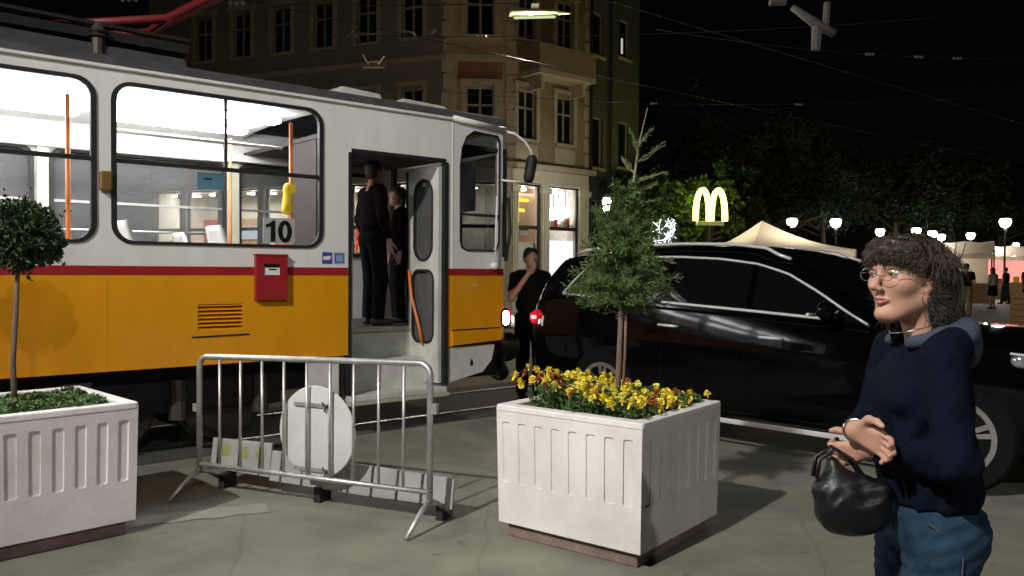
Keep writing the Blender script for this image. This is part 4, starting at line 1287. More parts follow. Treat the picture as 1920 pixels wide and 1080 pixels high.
def window(face, root, parent, t, z0, z1, w, wood='window_wood', pane='night_glass'):
    f = face.fn(root)
    o = [(t - w / 2, z0), (t + w / 2, z0), (t + w / 2, z1), (t - w / 2, z1)]
    i = [(t - w / 2 + .06, z0 + .06), (t + w / 2 - .06, z0 + .06), (t + w / 2 - .06, z1 - .06), (t - w / 2 + .06, z1 - .06)]
    fr = MB().ring(o, i, f, .08, .14)
    zm = z0 + (z1 - z0) * .64
    for q in ([(t - .035, z0 + .06), (t + .035, z0 + .06), (t + .035, z1 - .06), (t - .035, z1 - .06)], [(t - w / 2 + .06, zm - .035), (t + w / 2 - .06, zm - .035), (t + w / 2 - .06, zm + .035), (t - w / 2 + .06, zm + .035)]):
        fr.prism(q, f, .083, .137)
    fo = fr.build('window', wood, parent)
    MB().prism(o, f, .12, .13).build('pane', pane, fo)
    face.box(root, t - w / 2 - .1, t + w / 2 + .1, -.10, .06, z0 - .09, z0 - .002).build('sill', 'stone_trim', fo)
    return fo
def surround(face, root, parent, t, z0, z1, w, pediment=True):
    for s_ in (-1, 1):
        a = t + s_ * (w / 2 + .09)
        face.box(root, a - .08, a + .08, -.05, .01, z0, z1 + .1).build('window_jamb', 'stone_trim', parent)
    face.box(root, t - w / 2 - .22, t + w / 2 + .22, -.10, .01, z1 + .1, z1 + .24).build('lintel', 'stone_trim', parent)
FLW = [1.28 + 1.80 * i for i in range(6)]
sets = [(FL, FLW, 'wall_grey', 13.0, .80), (FC, [1.15], 'wall_brown', chL, .95), (FR, [.62, 2.42], 'wall_yellow', 3.62, .80)]
levels = [(6.02, 7.68), (9.40, 11.05)]
for fi, (F_, ts, wm, L_, w) in enumerate(sets):
    holes = [[(t - w / 2, a), (t + w / 2, a), (t + w / 2, b_), (t - w / 2, b_)] for t in ts for a, b_ in levels]
    MB().panel([(0, 5.1), (L_, 5.1), (L_, 13.0), (0, 13.0)], holes, F_.fn(BROOT), 0, .35).build('wall', wm, bld)
    F_.box(BROOT, 0, L_, .34, .40, 5.1, 13).build('dark_backing', 'ink', bld)
    F_.box(BROOT, -.12, L_ + .12, -.30, .0, 4.98, 5.16).build('shop_cornice', 'stone_trim', bld)
    F_.box(BROOT, -.06, L_ + .06, -.12, .0, 8.55, 8.72).build('string_course', 'stone_trim', bld)
    F_.box(BROOT, -.2, L_ + .2, -.45, .0, 12.7, 13.05).build('roof_cornice', 'stone_trim', bld)
    F_.box(BROOT, -.04, L_ + .04, -.04, .3, 4.55, 4.98).build('shop_fascia', 'shop_stone', bld)
    for t in ts:
        for a, b_ in levels:
            window(F_, BROOT, bld, t, a, b_, w)
            surround(F_, BROOT, bld, t, a, b_, w)
        if fi != 0:
            F_.box(BROOT, t - w / 2 - .1, t + w / 2 + .1, -.03, .01, 5.3, 5.85).build('apron_panel', 'stone_trim', bld)
        if fi == 1:
            F_.box(BROOT, t - .75, t + .75, -.012, .01, 7.9, 8.5).build('brick_panel', 'wall_brick', bld)
# corner edge strips (quoins)
for F_, t in ((FC, 0.06), (FC, chL - .06), (FR, 3.55)):
    for k in range(13):
        z = 5.25 + k * .58
        F_.box(BROOT, t - .16 - .05 * (k % 2), t + .16 + .05 * (k % 2), -.035, .02, z, z + .50).build('quoin', 'stone_trim', bld)
# balcony on the right face
for (z0, t0, t1) in ((8.10, .35, 3.0),):
    ba = FR.box(BROOT, t0, t1, -.95, .0, z0 - .0, z0 + .16).build('balcony', 'stone_trim', bld)
    FR.box(BROOT, t0, t1, -.95, -.87, z0 + .16, z0 + 1.0).build('parapet', 'wall_yellow', ba)
    for t in (t0, t1 - .08):
        FR.box(BROOT, t, t + .08, -.87, .0, z0 + .16, z0 + 1.0).build('parapet', 'wall_yellow', ba)
    for t in (t0 + .3, t1 - .4):
        FR.box(BROOT, t, t + .14, -.7, .0, z0 - .45, z0).build('bracket', 'stone_trim', ba)
# shop floor: pilasters and glazing
def shopwin(F_, t0, t1, z0=.55, z1=4.5, transom=2.95):
    f = F_.fn(BROOT)
    o = [(t0, z0), (t1, z0), (t1, z1), (t0, z1)]; i = [(t0 + .06, z0 + .06), (t1 - .06, z0 + .06), (t1 - .06, z1 - .06), (t0 + .06, z1 - .06)]
    fr = MB().ring(o, i, f, .05, .12)
    fr.prism([(t0 + .06, transom), (t1 - .06, transom), (t1 - .06, transom + .12), (t0 + .06, transom + .12)], f, .053, .117)
    fo = fr.build('shop_window', 'dark_metal', bld)
    g = F_.fn(BROOT)
    MB().add([g(t0, z0, .085), g(t1, z0, .085), g(t1, z1, .085), g(t0, z1, .085)], [(0, 1, 2, 3)]).build('pane', 'shop_glass', fo)
    F_.box(BROOT, t0, t1, .0, .25, 0, z0).build('stall_riser', 'shop_stone', bld)
def pilaster(F_, t0, t1):
    p_ = F_.box(BROOT, t0, t1, -.06, .3, 0, 4.55).build('pilaster', 'shop_stone', bld)
    n_ = 4
    for k in range(n_):
        a = t0 + (t1 - t0) * (k + .5) / n_
        F_.box(BROOT, a - .02, a + .02, -.09, -.06, .5, 4.2).build('flute', 'shop_stone', p_)
    F_.box(BROOT, t0 - .05, t1 + .05, -.14, .0, 4.2, 4.4).build('capital', 'shop_stone', p_)
pilaster(FR, -.05, .22); shopwin(FR, .22, 1.28); pilaster(FR, 1.28, 1.66); shopwin(FR, 1.66, 3.15); pilaster(FR, 3.15, 3.60)
pilaster(FC, .0, .3); shopwin(FC, .3, chL - .3); pilaster(FC, chL - .3, chL)
for k in range(7):
    t = .0 + k * 1.85
    pilaster(FL, t + .02, t + .32); shopwin(FL, t + .32, t + 1.85)
# arched lamp bracket over the shop door
# shop interior
inner = MB()
def sh(x, y, z): return Vector((x, y, z)) - BROOT
inner.add([sh(-15.5, 33.2, .06), sh(-2.3, 27.9, .06), sh(.1, 28.2, .06), sh(2.7, 30.4, .06), sh(2.7, 36, .06), sh(-15.5, 38, .06)], [(0, 1, 2, 3, 4, 5)])
inner.build('shop_floor', 'shop_wood', bld)
ce_ = MB(); ce_.add([sh(-15.5, 33.2, 4.55), sh(-2.3, 27.9, 4.55), sh(.1, 28.2, 4.55), sh(2.7, 30.4, 4.55), sh(2.7, 36, 4.55), sh(-15.5, 38, 4.55)], [(0, 1, 2, 3, 4, 5)])
ce_.build('shop_ceiling', 'shop_wall', bld)
FL.box(BROOT, -.5, 13.0, 3.0, 3.1, 0, 4.55).build('shop_back_wall', 'shop_wall', bld)
FR.box(BROOT, -1.2, 3.62, 2.6, 2.7, 0, 4.55).build('shop_back_wall', 'shop_wall', bld)
FL.box(BROOT, 12.9, 13.0, .36, 3.0, 0, 5.1).build('shop_end_wall', 'shop_wall', bld)
FR.box(BROOT, 3.55, 3.62, .36, 2.6, 0, 5.1).build('shop_end_wall', 'shop_wall', bld)
for k in range(7):
    t = .5 + k * 1.85
    FL.box(BROOT, t, t + 1.1, .9, 1.3, 4.40, 4.46).build('shop_ceiling_light', 'shop_light', bld)
    m_ = ('shop_red', 'shop_wood', 'shop_red', 'shop_wall')[k % 4]
    FL.box(BROOT, t, t + 1.3, 2.85, 3.0, 2.5, 3.6).build('menu_board', m_, bld)
    FL.box(BROOT, t + .1, t + 1.2, 2.80, 2.85, 2.75, 3.3).build('menu_panel', 'shop_cool' if k % 2 else 'menu_red', bld)
    for z in (1.0, 1.6, 2.2):
        FL.box(BROOT, t - .1, t + 1.4, 2.6, 3.0, z, z + .05).build('shelf', 'shop_wood', bld)
        for q in range(4):
            rr_ = random.uniform(.12, .32)
            FL.box(BROOT, t + q * .34, t + q * .34 + .22, 2.68, 2.9, z + .05, z + .05 + rr_).build('goods_box', random.choice(['shop_red', 'seat_white', 'yellow', 'cream', 'shop_wall']), bld)
FL.box(BROOT, .5, 12.5, 1.9, 2.3, .06, 1.05).build('shop_counter', 'shop_wood', bld)
for t in (.4, 2.2):
    FR.box(BROOT, t, t + .9, .8, 1.4, 4.36, 4.44).build('shop_ceiling_light', 'shop_light', bld)
FR.box(BROOT, .42, .50, .24, .27, 3.15, 4.15).build('menu_panel', 'menu_yellow', bld)
for z in (3.9, 3.55, 3.2, 2.75):
    FR.box(BROOT, .54, .54 + (.40 if z != 3.55 else .22), .24, .28, z, z + .10 + .16 * (z < 3)).build('menu_row', 'menu_yellow' if z > 3.3 else 'cream', bld)
FR.box(BROOT, 2.3, 4.3, 1.0, 1.04, 3.1, 4.45).build('window_display', 'shop_cool', bld)
FR.box(BROOT, 1.0, 2.2, 1.2, 1.25, 2.2, 4.5).build('inner_screen', 'shop_wood', bld)
for (t_, z_, r_) in ((2.35, 3.55, .24), (2.95, 3.65, .22), (2.6, 4.05, .10)):
    c_ = FR.fn(BROOT)(t_, z_, .5)
    MB().ell(c_, r_, 14, 10).build('pendant_globe', 'white_post', bld, True)
    MB().cyl(c_, (c_[0], c_[1], 4.5), .012, n=5).build('pendant_cord', 'ink', bld)
for k in range(7):
    FR.box(BROOT, 1.9 + k * .2, 2.02 + k * .2, .35, .5, 3.06, 3.2 + .12 * (k % 3)).build('goods_box', ('seat_white', 'cream', 'shop_red')[k % 3], bld)
FR.box(BROOT, .45, 1.4, .3, .5, 1.4, 2.5).build('poster_stand', 'seat_white', bld)
FR.box(BROOT, 1.9, 3.3, .3, .34, 1.1, 2.6).build('lit_counter', 'shop_cool', bld)
for k in range(6):
    FR.box(BROOT, 1.8 + k * .22, 1.93 + k * .22, .6, .8, .6, 1.1 + .35 * (k % 3)).build('goods_box', ('seat_white', 'cream', 'shop_wall')[k % 3], bld)
FR.box(BROOT, .3, 3.1, .55, .85, .5, .62).build('shelf', 'shop_wood', bld)
def area(name, loc, sx, sy, e, col, parent, rot=(0, 0, 0)):
    ld = bpy.data.lights.new(name, 'AREA'); ld.shape = 'RECTANGLE'; ld.size = sx; ld.size_y = sy; ld.energy = e; ld.color = col
    o = bpy.data.objects.new(name, ld); link(o, parent); o.location = loc; o.rotation_euler = rot
    return o
q = FL.p + FL.d * 6.5 - FL.n * 1.5 - BROOT
area('shop_lamp', (q.x, q.y, 4.3), 11, .6, 800, (1, .95, .88), bld, (0, 0, R(158)))
q = FR.p + FR.d * 1.8 - FR.n * 1.4 - BROOT
area('shop_lamp', (q.x, q.y, 4.3), 2.6, .6, 45, (1, .97, .94), bld, (0, 0, R(40)))
# roof
rfp = [tuple(F_.p + F_.d * t + F_.n * .3) for F_, t in ((FL, 13.0), (FL, 0), (FC, chL), (FR, 3.62))]
rb_ = MB(); P4 = [(p_[0] - BROOT.x, p_[1] - BROOT.y) for p_ in rfp] + [(6.0, 14.0), (-10.0, 16.0)]
rb_.prism(P4, lambda u, v, d: (u, v, d), 13.05, 13.25); rb_.build('roof', 'roof_tin', bld)
# drain pipe at the right end
o_ = FR.fn(BROOT)
MB().tube([o_(3.66, 0.1, -.08), o_(3.66, 13, -.08)], .06, 8).build('drain_pipe', 'dark_metal', bld)

# taller dark building beyond
D0 = FR.p + FR.d * 3.75 - FR.n * .25
FD = Face((D0.x, D0.y), 52, 3.9)
db = empty('dark_building', (D0.x, D0.y, 0), 0, 'dark grey building beside the corner building, one narrow window lit', 'building')
DR = Vector((D0.x, D0.y, 0))
dw = [(.75, 9.6, 11.2, False), (.75, 5.4, 7.3, False), (2.7, 9.9, 11.4, False), (2.7, 5.6, 7.4, False), (.75, 2.0, 4.2, False), (2.7, 1.9, 4.2, False)]
MB().panel([(0, 0), (3.9, 0), (3.9, 15), (0, 15)], [[(t - .4, a), (t + .4, a), (t + .4, b_), (t - .4, b_)] for t, a, b_, _ in dw], FD.fn(DR), 0, .3).build('wall', 'dark_wall', db)
emis('lit_room', (1.0, 0.93, 0.8), .55)
for i, (t, a, b_, l_) in enumerate(dw):
    f = FD.fn(DR)
    wo_ = MB().ring([(t - .4, a), (t + .4, a), (t + .4, b_), (t - .4, b_)], [(t - .34, a + .06), (t + .34, a + .06), (t + .34, b_ - .06), (t - .34, b_ - .06)], f, .1, .16).build('window', 'window_wood', db)
    MB().prism([(t - .4, a), (t + .4, a), (t + .4, b_), (t - .4, b_)], f, .13, .14).build('pane', 'night_glass', wo_)
    FD.box(DR, t - .5, t + .5, -.08, .05, a - .1, a - .003).build('sill', 'stone_trim', wo_)
    if i == 0:
        FD.box(DR, t - .30, t - .18, .115, .125, a + .3, b_ - .12).build('lit_gap', 'lit_room', wo_)
    if i == 2:
        FD.box(DR, t - .05, t + .08, .115, .125, a + .2, b_ - .7).build('lit_gap', 'lit_room', wo_)
FD.box(DR, 0, 3.9, .3, 8, 14.7, 15.0).build('roof', 'roof_tin', db)
f = FD.fn(DR)
MB().add([f(3.9, 0, 0.3), f(3.9, 0, 8), f(3.9, 15, 8), f(3.9, 15, .3)], [(0, 1, 2, 3)]).build('side_wall', 'dark_wall', db)
MB().tube([f(1.55, 0.1, -.1), f(1.55, 15, -.1)], .05, 8).build('drain_pipe', 'dark_metal', db)

# ------------------------------------------------------------------ lamps of the square
emis('globe', (1.0, 1.0, 0.93), 22)
def square_lamp(x, y, label, h=4.05, e=120, light=True, r=.27):
    t = empty('square_lamp', (x, y, 0.10), 0, label, 'street lamp', 'globe lamps of the square')
    MB().lathe([(.14, 0), (.12, .5), (.06, .7), (.045, h - .55), (.09, h - .45), (.09, h - .35), (.05, h - .3)], n=10).build('post', 'lamp_post', t, 40)
    MB().lathe([(.07, h - .30), (r * .75, h - .22), (r, h - .02), (r * 1.0, h + .06), (r * .55, h + .17)], n=14).build('globe', 'globe', t, True)
    MB().lathe([(r * 1.15, h + .15), (r * .7, h + .26), (.03, h + .34)], n=14).build('cap', 'lamp_post', t)
    if light:
        ld = bpy.data.lights.new('lamp_light', 'POINT'); ld.energy = e; ld.shadow_soft_size = .25; ld.color = (1, .97, .86)
        o = bpy.data.objects.new('lamp_light', ld); link(o, t); o.location = (0, 0, h - .55)
        o.location = (0.0, -.3, h - .1)
for (x, y, lab, li) in ((25.0, 41.98, 'brightest globe lamp near the right edge above the crowd', True), (16.75, 42.87, 'globe lamp just right of the tent roof', True), (14.49, 42.87, 'globe lamp half behind the tent roof', False),
                        (23.26, 52.34, 'globe lamp left of the woman\'s head', False), (24.9, 51.01, 'globe lamp directly above the woman\'s head', True), (27.64, 54.46, 'left one of the close pair of globe lamps behind the woman', False),
                        (30.73, 59.26, 'right one of the close pair of globe lamps behind the woman', True), (31.44, 56.76, 'globe lamp right of the close pair, over the stalls', False), (45.45, 74.63, 'small far globe lamp at the right edge', False)):
    square_lamp(x, y, lab, light=li)
square_lamp(2.72 + .35, 27.0, 'lone globe lamp beside the lit corner shop', h=3.65, e=180, r=.14)

# ------------------------------------------------------------------ yellow arched sign on a pole
emis('arch_yellow', (1.0, 0.74, 0.10), 9)
ms = empty('arch_sign', (7.17, 30.0, 0.10), R(8), 'glowing yellow double arch sign on a dark pole', 'sign')
MB().lathe([(.12, 0), (.10, 3.1)], n=12).build('pole', 'lamp_post', ms)
MB().box(-.50, .50, -.12, .12, 3.08, 3.24).build('crossbar', 'shop_stone', ms, bevel=.02)
for s_ in (-1, 1):
    o, i = [], []
    for k in range(25):
        a = PI * k / 24
        o.append((s_ * .30 + .335 * math.cos(a), 3.26 + 1.20 * math.sin(a) ** .8)); i.append((s_ * .30 + .175 * math.cos(a), 3.26 + 1.02 * math.sin(a) ** .8))
    poly = o + i[::-1]
    MB().prism(poly, lambda u, v, d: (u, d, v), -.09 + s_ * .002, .09 + s_ * .002).build('arch', 'arch_yellow', ms)
ld = bpy.data.lights.new('sign_light', 'POINT'); ld.energy = 25; ld.color = (.75, 1.0, .15); ld.shadow_soft_size = .5
o = bpy.data.objects.new('sign_light', ld); link(o, ms); o.location = (0, -.6, 4.0)
ld = bpy.data.lights.new('sign_light', 'POINT'); ld.energy = 110; ld.color = (.75, 1.0, .15); ld.shadow_soft_size = .5
o = bpy.data.objects.new('sign_light', ld); link(o, ms); o.location = (0, .7, 4.2)

# ------------------------------------------------------------------ trees of the square
def tree_proto(seed, h, r, n):
    rng = np.random.default_rng(seed)
    tr = MB(); tr.tube([(0, 0, 0), (.1, .05, h * .25), (.0, .1, h * .5), (.1, 0, h * .8)], [.22, .17, .12, .04], 8)
    ends = []
    for i in range(16):
        a = rng.uniform(0, 2 * PI); z = h * rng.uniform(.32, .7); l_ = r * rng.uniform(.5, .95)
        e = (math.cos(a) * l_, math.sin(a) * l_, z + l_ * rng.uniform(.1, .7))
        tr.tube([(0.05, .05, z), (e[0] * .5, e[1] * .5, (z + e[2]) / 2 + .1), e], [.07, .045, .015], 5); ends.append(e)
    pts = []
    for i in range(85):
        d = rng.normal(size=3); d /= np.linalg.norm(d)
        c = np.array((0, 0, h * .64)) + d * np.array((r, r, h * .36)) * rng.uniform(.35, 1)
        if i < len(ends): c = np.array(ends[i])
        m_ = n // 85
        e = rng.normal(size=(m_, 3)); e /= np.linalg.norm(e, axis=1, keepdims=True)
        pts.append(c + e * rng.uniform(.35, .8) * rng.random((m_, 1)) ** .5 * r / 2.6)
    return tr.mesh('trunk', 'bark', True), np.concatenate(pts), rng
PROT = []
for sd_n, h_, r_ in ((1, 8.0, 3.0), (2, 9.5, 3.4), (3, 6.0, 2.2)):
    tm, pts, rg_ = tree_proto(sd_n, h_, r_, 7600)
    cr_ = leaf_cloud('crown', 'leaf_far', None, pts, .22, .6, rng=rg_)
    PROT.append((tm, cr_.data)); bpy.data.objects.remove(cr_, do_unlink=True)
for (x, y, k, s_, lab) in ((7.9, 33.6, 2, 1.0, 'green lit tree right behind the yellow arch sign'), (4.9, 31.8, 2, .95, 'small tree left of the yellow arch sign'), (11.0, 38, 0, 1.1, 'dark tree behind the tent'),
                      (15.5, 47, 1, 1.1, 'dark tree behind the globe lamp right of the tent'), (21.5, 57, 1, 1.2, 'dark tree behind the woman\'s head'), (29, 63, 0, 1.4, 'dark tree behind the close pair of globe lamps'),
                      (36, 68, 1, 1.3, 'dark tree above the market stalls'), (47, 80, 1, 1.4, 'dark tree at the right edge behind the stalls'), (7.5, 44, 1, 1.2, 'dark tall tree at the back between buildings and sign')):
    t = empty('street_tree', (x, y, .1), random.uniform(0, 6), lab, 'tree', 'trees of the square')
    t.scale = (s_, s_, s_)
    mesh_obj('trunk', PROT[k][0], t); mesh_obj('crown', PROT[k][1], t)

# fairy lights wound in a shrub
emis('fairy', (.92, .97, 1.0), 3.5)
fl = empty('fairy_light_shrub', (4.95, 27.2, .1), 0, 'shrub wound with white fairy lights left of the arch sign', 'shrub')
rng = np.random.default_rng(4)
MB().tube([(0, 0, 0), (.05, 0, 1.3), (0, 0, 2.6)], [.06, .05, .02], 6).build('stem', 'bark', fl)
e = rng.normal(size=(1500, 3)); e /= np.linalg.norm(e, axis=1, keepdims=True)
leaf_cloud('foliage', 'leaf_mid', fl, np.array((0, 0, 2.5)) + e * np.array((.6, .6, .8)) * rng.random((1500, 1)) ** .4, .10, .5, rng=rng)
st = MB()
for k in range(11):
    a = rng.uniform(0, 2 * PI); q = []
    for i in range(9):
        a += rng.uniform(-.5, .8); z = 2.75 - .45 + .9 * i / 9 * rng.uniform(.8, 1.1)
        r_ = rng.uniform(.12, .42)
        q.append((math.cos(a) * r_, math.sin(a) * r_ - .25, z + rng.uniform(-.1, .1)))
    st.tube(q, .007, 4)
lo_ = st.build('light_string', 'fairy', fl)

# ------------------------------------------------------------------ white tent, stalls
mat('canvas', (0.70, 0.64, 0.52), 0.8, var=0.08)
mat('canvas_white', (0.74, 0.72, 0.68), 0.8, var=0.08)
for cn in ('canvas', 'canvas_white'):
    nt_ = MATS[cn].node_tree; pb0 = nt_.nodes['Principled BSDF']; tr_ = nt_.nodes.new('ShaderNodeBsdfTranslucent'); mx_ = nt_.nodes.new('ShaderNodeMixShader')
    tr_.inputs[0].default_value = (.8, .74, .62, 1); mx_.inputs[0].default_value = .45
    nt_.links.new(pb0.outputs[0], mx_.inputs[1]); nt_.links.new(tr_.outputs[0], mx_.inputs[2]); nt_.links.new(mx_.outputs[0], nt_.nodes['Material Output'].inputs[0])
tent = empty('market_tent', (8.2, 26.0, .10), R(12), 'cream market tent with a peaked roof behind the black car', 'tent')
tw = 1.75
pk = (-.4, 0, 3.02); cs = [(-tw, -tw, 2.1), (tw, -tw, 2.1), (tw, tw, 2.1), (-tw, tw, 2.1)]
for k in range(4):
    a, b_ = cs[k], cs[(k + 1) % 4]; rows = []
    for i in range(9):
        s_ = i / 8; sag = -.16 * math.sin(PI * s_)
        rows.append([tuple(np.array(a) * (1 - s_) * (1 - t) + np.array(b_) * (1 - s_) * t + np.array(pk) * s_ + np.array((0, 0, sag))) for t in np.linspace(0, 1, 7)])
    o = MB().grid(rows).build('roof_panel', 'canvas' if k in (2, 3) else 'canvas_white', tent, True)
    MB().add([a, b_, (b_[0], b_[1], 1.88), (a[0], a[1], 1.88)], [(0, 1, 2, 3)]).build('valance', 'canvas_white', tent)
    MB().cyl((a[0] * .98, a[1] * .98, 0), (a[0] * .98, a[1] * .98, 2.1), .03, n=8).build('leg', 'steel', tent)
ld = bpy.data.lights.new('tent_lamp', 'POINT'); ld.energy = 190; ld.color = (1, .86, .66); ld.shadow_soft_size = .1
MB().ell((0.3, 0, 1.95), .07, 10, 8).build('bulb', 'globe', tent)
o = bpy.data.objects.new('tent_lamp', ld); link(o, tent); o.location = (.3, 0, 1.75)

emis('stall_glow', (1.0, .92, .82), 3.0)
emis('stall_red', (1.0, .25, .22), 1.6)
def stall(x, y, w, label, back, e=220):
    t = empty('market_stall', (x, y, .10), R(-28), label, 'stall', 'market stalls')
    rows = [[(-w / 2 + w * i / 8, yy, z + (.04 * math.cos(i * PI)) ) for i in range(9)] for yy, z in ((-1.3, 2.35), (-.6, 2.75), (0, 2.95), (1.2, 2.8))]
    MB().grid(rows).build('awning', 'canvas_white', t, True)
    MB().box(-w / 2, w / 2, -1.32, -1.30, 2.12, 2.36).build('valance', 'canvas', t)
    for px in (-w / 2 + .05, w / 2 - .05):
        for py in (-1.25, 1.15):
            MB().cyl((px, py, 0), (px, py, 2.5), .035, n=6).build('post', 'lamp_post', t)
    MB().box(-w / 2, w / 2, -1.0, -.4, 0, .95).build('counter', 'shop_wood', t)
    MB().box(-w / 2 + .2, w / 2 - .2, 1.0, 1.05, .9, 2.3).build('back_panel', back, t)
    for k in range(5):
        MB().box(-w / 2 + .3 + k * (w - .6) / 5, -w / 2 + .3 + k * (w - .6) / 5 + .3, -.9, -.6, .95, 1.15 + .12 * (k % 3)).build('goods_box', ('shop_red', 'yellow', 'canvas_white')[k % 3], t)
    MB().box(-.5, .5, -.2, -.1, 2.45, 2.52).build('strip_light', 'globe', t)
    ld = bpy.data.lights.new('stall_lamp', 'POINT'); ld.energy = e; ld.color = (1, .92, .82); ld.shadow_soft_size = .2
    o = bpy.data.objects.new('stall_lamp', ld); link(o, t); o.location = (0, -.4, 2.2)
stall(21.0, 41.0, 5.0, 'market stall with a dark inside and pale awning next to the woman\'s hair', 'canvas', 120)
stall(26.8, 46.5, 4.4, 'market stall with a red lit back panel near the right edge', 'stall_red')
stall(33.5, 55.0, 6.0, 'farther market stall with a white glowing back at the right edge', 'stall_glow')

# wooden box planter at the right edge
wbx = empty('wooden_tub', (13.35, 21.0, .10), R(20), 'square brown wooden tub cut by the right edge', 'tub')
for k in range(6):
    for s_ in range(4):
        c, sn = math.cos(s_ * PI / 2), math.sin(s_ * PI / 2)
        f = lambda u, v, d, c=c, sn=sn: (u * c - (-.42 + d) * sn, u * sn + (-.42 + d) * c, v)
        MB().prism([(-.42, .03 + k * .15), (.42, .03 + k * .15), (.42, .165 + k * .15), (-.42, .165 + k * .15)], f, 0, .03).build('board', 'tub_wood', wbx) if 'tub_wood' in MATS else None
MB().box(-.38, .38, -.38, .38, .02, .85).build('liner', 'soil', wbx)

# ------------------------------------------------------------------ overhead wires and lamps
mat('wire', (0.03, 0.03, 0.03), 0.5, metal=0.5, var=0.1)
mat('porcelain', (0.28, 0.26, 0.22), 0.25, var=0.1)
mat('lamp_shell', (0.42, 0.46, 0.30), 0.5, var=0.15)
mat('pale_grey', (0.15, 0.145, 0.14), 0.6, var=0.15)
def wire(a, b_, label, sag=.25, r=.007, n=16, ins=()):
    t = empty('overhead_wire', a, 0, label, 'wire', 'overhead tram wires')
    A = Vector(a); D_ = Vector(b_) - A
    MB().tube([tuple(D_ * (i / n) + Vector((0, 0, -sag * 4 * (i / n) * (1 - i / n)))) for i in range(n + 1)], r, 5).build('cable', 'wire', t)
    for s_ in ins:
        p_ = D_ * s_ + Vector((0, 0, -sag * 4 * s_ * (1 - s_))); d_ = D_.normalized()
        for k in range(3):
            MB().ell(tuple(p_ + d_ * (.07 * k)), (.035, .035, .032), 8, 6).build('insulator', 'porcelain', t)
wire(tramw(-10, 0, 4.98), tramw(26, 0, 5.3), 'contact wire running along above the tram', .05)
wire(tramw(-10, 3.1, 5.0), tramw(26, 3.1, 5.3), 'contact wire beyond the tram, over the second track', .05)
wire((-6.5, 13.2, 5.35), (7.5, 14.6, 6.0), 'span wire crossing the street in front of the corner building', .25, .006, ins=(.27, .42))
wire((-4, 21.5, 6.3), (13, 22.5, 6.3), 'span wire farther back across the square', .35, .006, ins=(.45, .68))
wire((3, 17.5, 6.6), (14, 18.5, 6.4), 'span wire at the upper right', .3, .006, ins=(.42, .52, .6))
wire((-7.5, 8.2, 4.4), (1.5, 12.5, 5.6), 'span wire above the tram roof at the upper left', .2, .006, ins=(.33, .45))
sb = empty('span_bracket', (-2.72, 14, 5.45), 0, 'pale rod bracket hanging in the wires above the tram roof', 'bracket')
MB().tube([(0, 0, .03), (.35, 0, .02), (.80, 0, .09), (1.03, 0, .04), (1.10, 0, -.03)], [.035, .022, .022, .02, .012], 6).build('rod', 'porcelain', sb, True)
MB().ell((0, 0, .03), .05, 8, 6).build('end_knob', 'porcelain', sb)
MB().tube([(1.24, 0, .02), (1.33, 0, .07), (1.42, 0, .10)], [.03, .05, .02], 6).build('clamp', 'porcelain', sb)
wc = empty('wire_crossing', (-2.69, 16, 5.40), 0, 'small pale wire crossing fitting left of the span bracket', 'fitting')
for a_, b_ in (((-.2, 0, 0), (.2, 0, .0)), ((-.22, 0, .25), (-.1, 0, .05)), ((.2, 0, .22), (.08, 0, .06)), ((-.1, 0, .1), (.1, 0, .12))):
    MB().tube([a_, b_], .018, 5).build('arm', 'porcelain', wc)
emis('hanging_glow', (.72, .80, .42), .9)
hl_ = empty('hanging_lamp', (.40, 15, 6.15), R(-6), 'long greenish street lamp hanging from the wires over the street', 'street lamp')
s_ = SDF().cap((-.45, 0, .02), (.40, 0, .0), .075, .05, .03).cap((.4, 0, 0), (.62, 0, -.02), .04, .02, .03)
mesh_obj('shell', s_.mesh('shell', 'lamp_shell', .016), hl_)
MB().tube([(0, 0, .05), (-.02, 0, .55)], .014, 5).build('hanger', 'wire', hl_)
ld = bpy.data.lights.new('lamp_light', 'POINT'); ld.energy = 400; ld.color = (1, .82, .58); ld.shadow_soft_size = .15
o = bpy.data.objects.new('lamp_light', ld); link(o, hl_); o.location = (0, 0, -.22)
MB().prism(rrect(-.40, .36, -.05, .05, .04, 4), lambda u, v, d: (u, v, d), -.085, -.07).build('lens', 'hanging_glow', hl_)
MB().box(-.08, .06, -.04, .04, .06, .16).build('clamp', 'lamp_shell', hl_)
pb_ = empty('catenary_bracket', (4.7, 13.0, 5.2), 0, 'pale forked catenary bracket at the top right', 'bracket')
MB().tube([(-.70, 0, .52), (-.45, 0, .53)], .06, 7).build('arm', 'pale_grey', pb_)
MB().tube([(-.35, 0, .45), (0.05, 0, .18), (.32, 0, .04)], [.05, .08, .07], 7).build('arm', 'pale_grey', pb_, True)
MB().tube([(.20, 0, .52), (.18, 0, .15)], .055, 7).build('arm', 'pale_grey', pb_)
MB().tube([(0.05, 0, .15), (.03, 0, -.22)], [.09, .07], 7).build('arm', 'pale_grey', pb_)
# ------------------------------------------------------------------ people
def rotz(a):
    c, s_ = math.cos(a), math.sin(a)
    return np.array([[c, -s_, 0], [s_, c, 0], [0, 0, 1]])

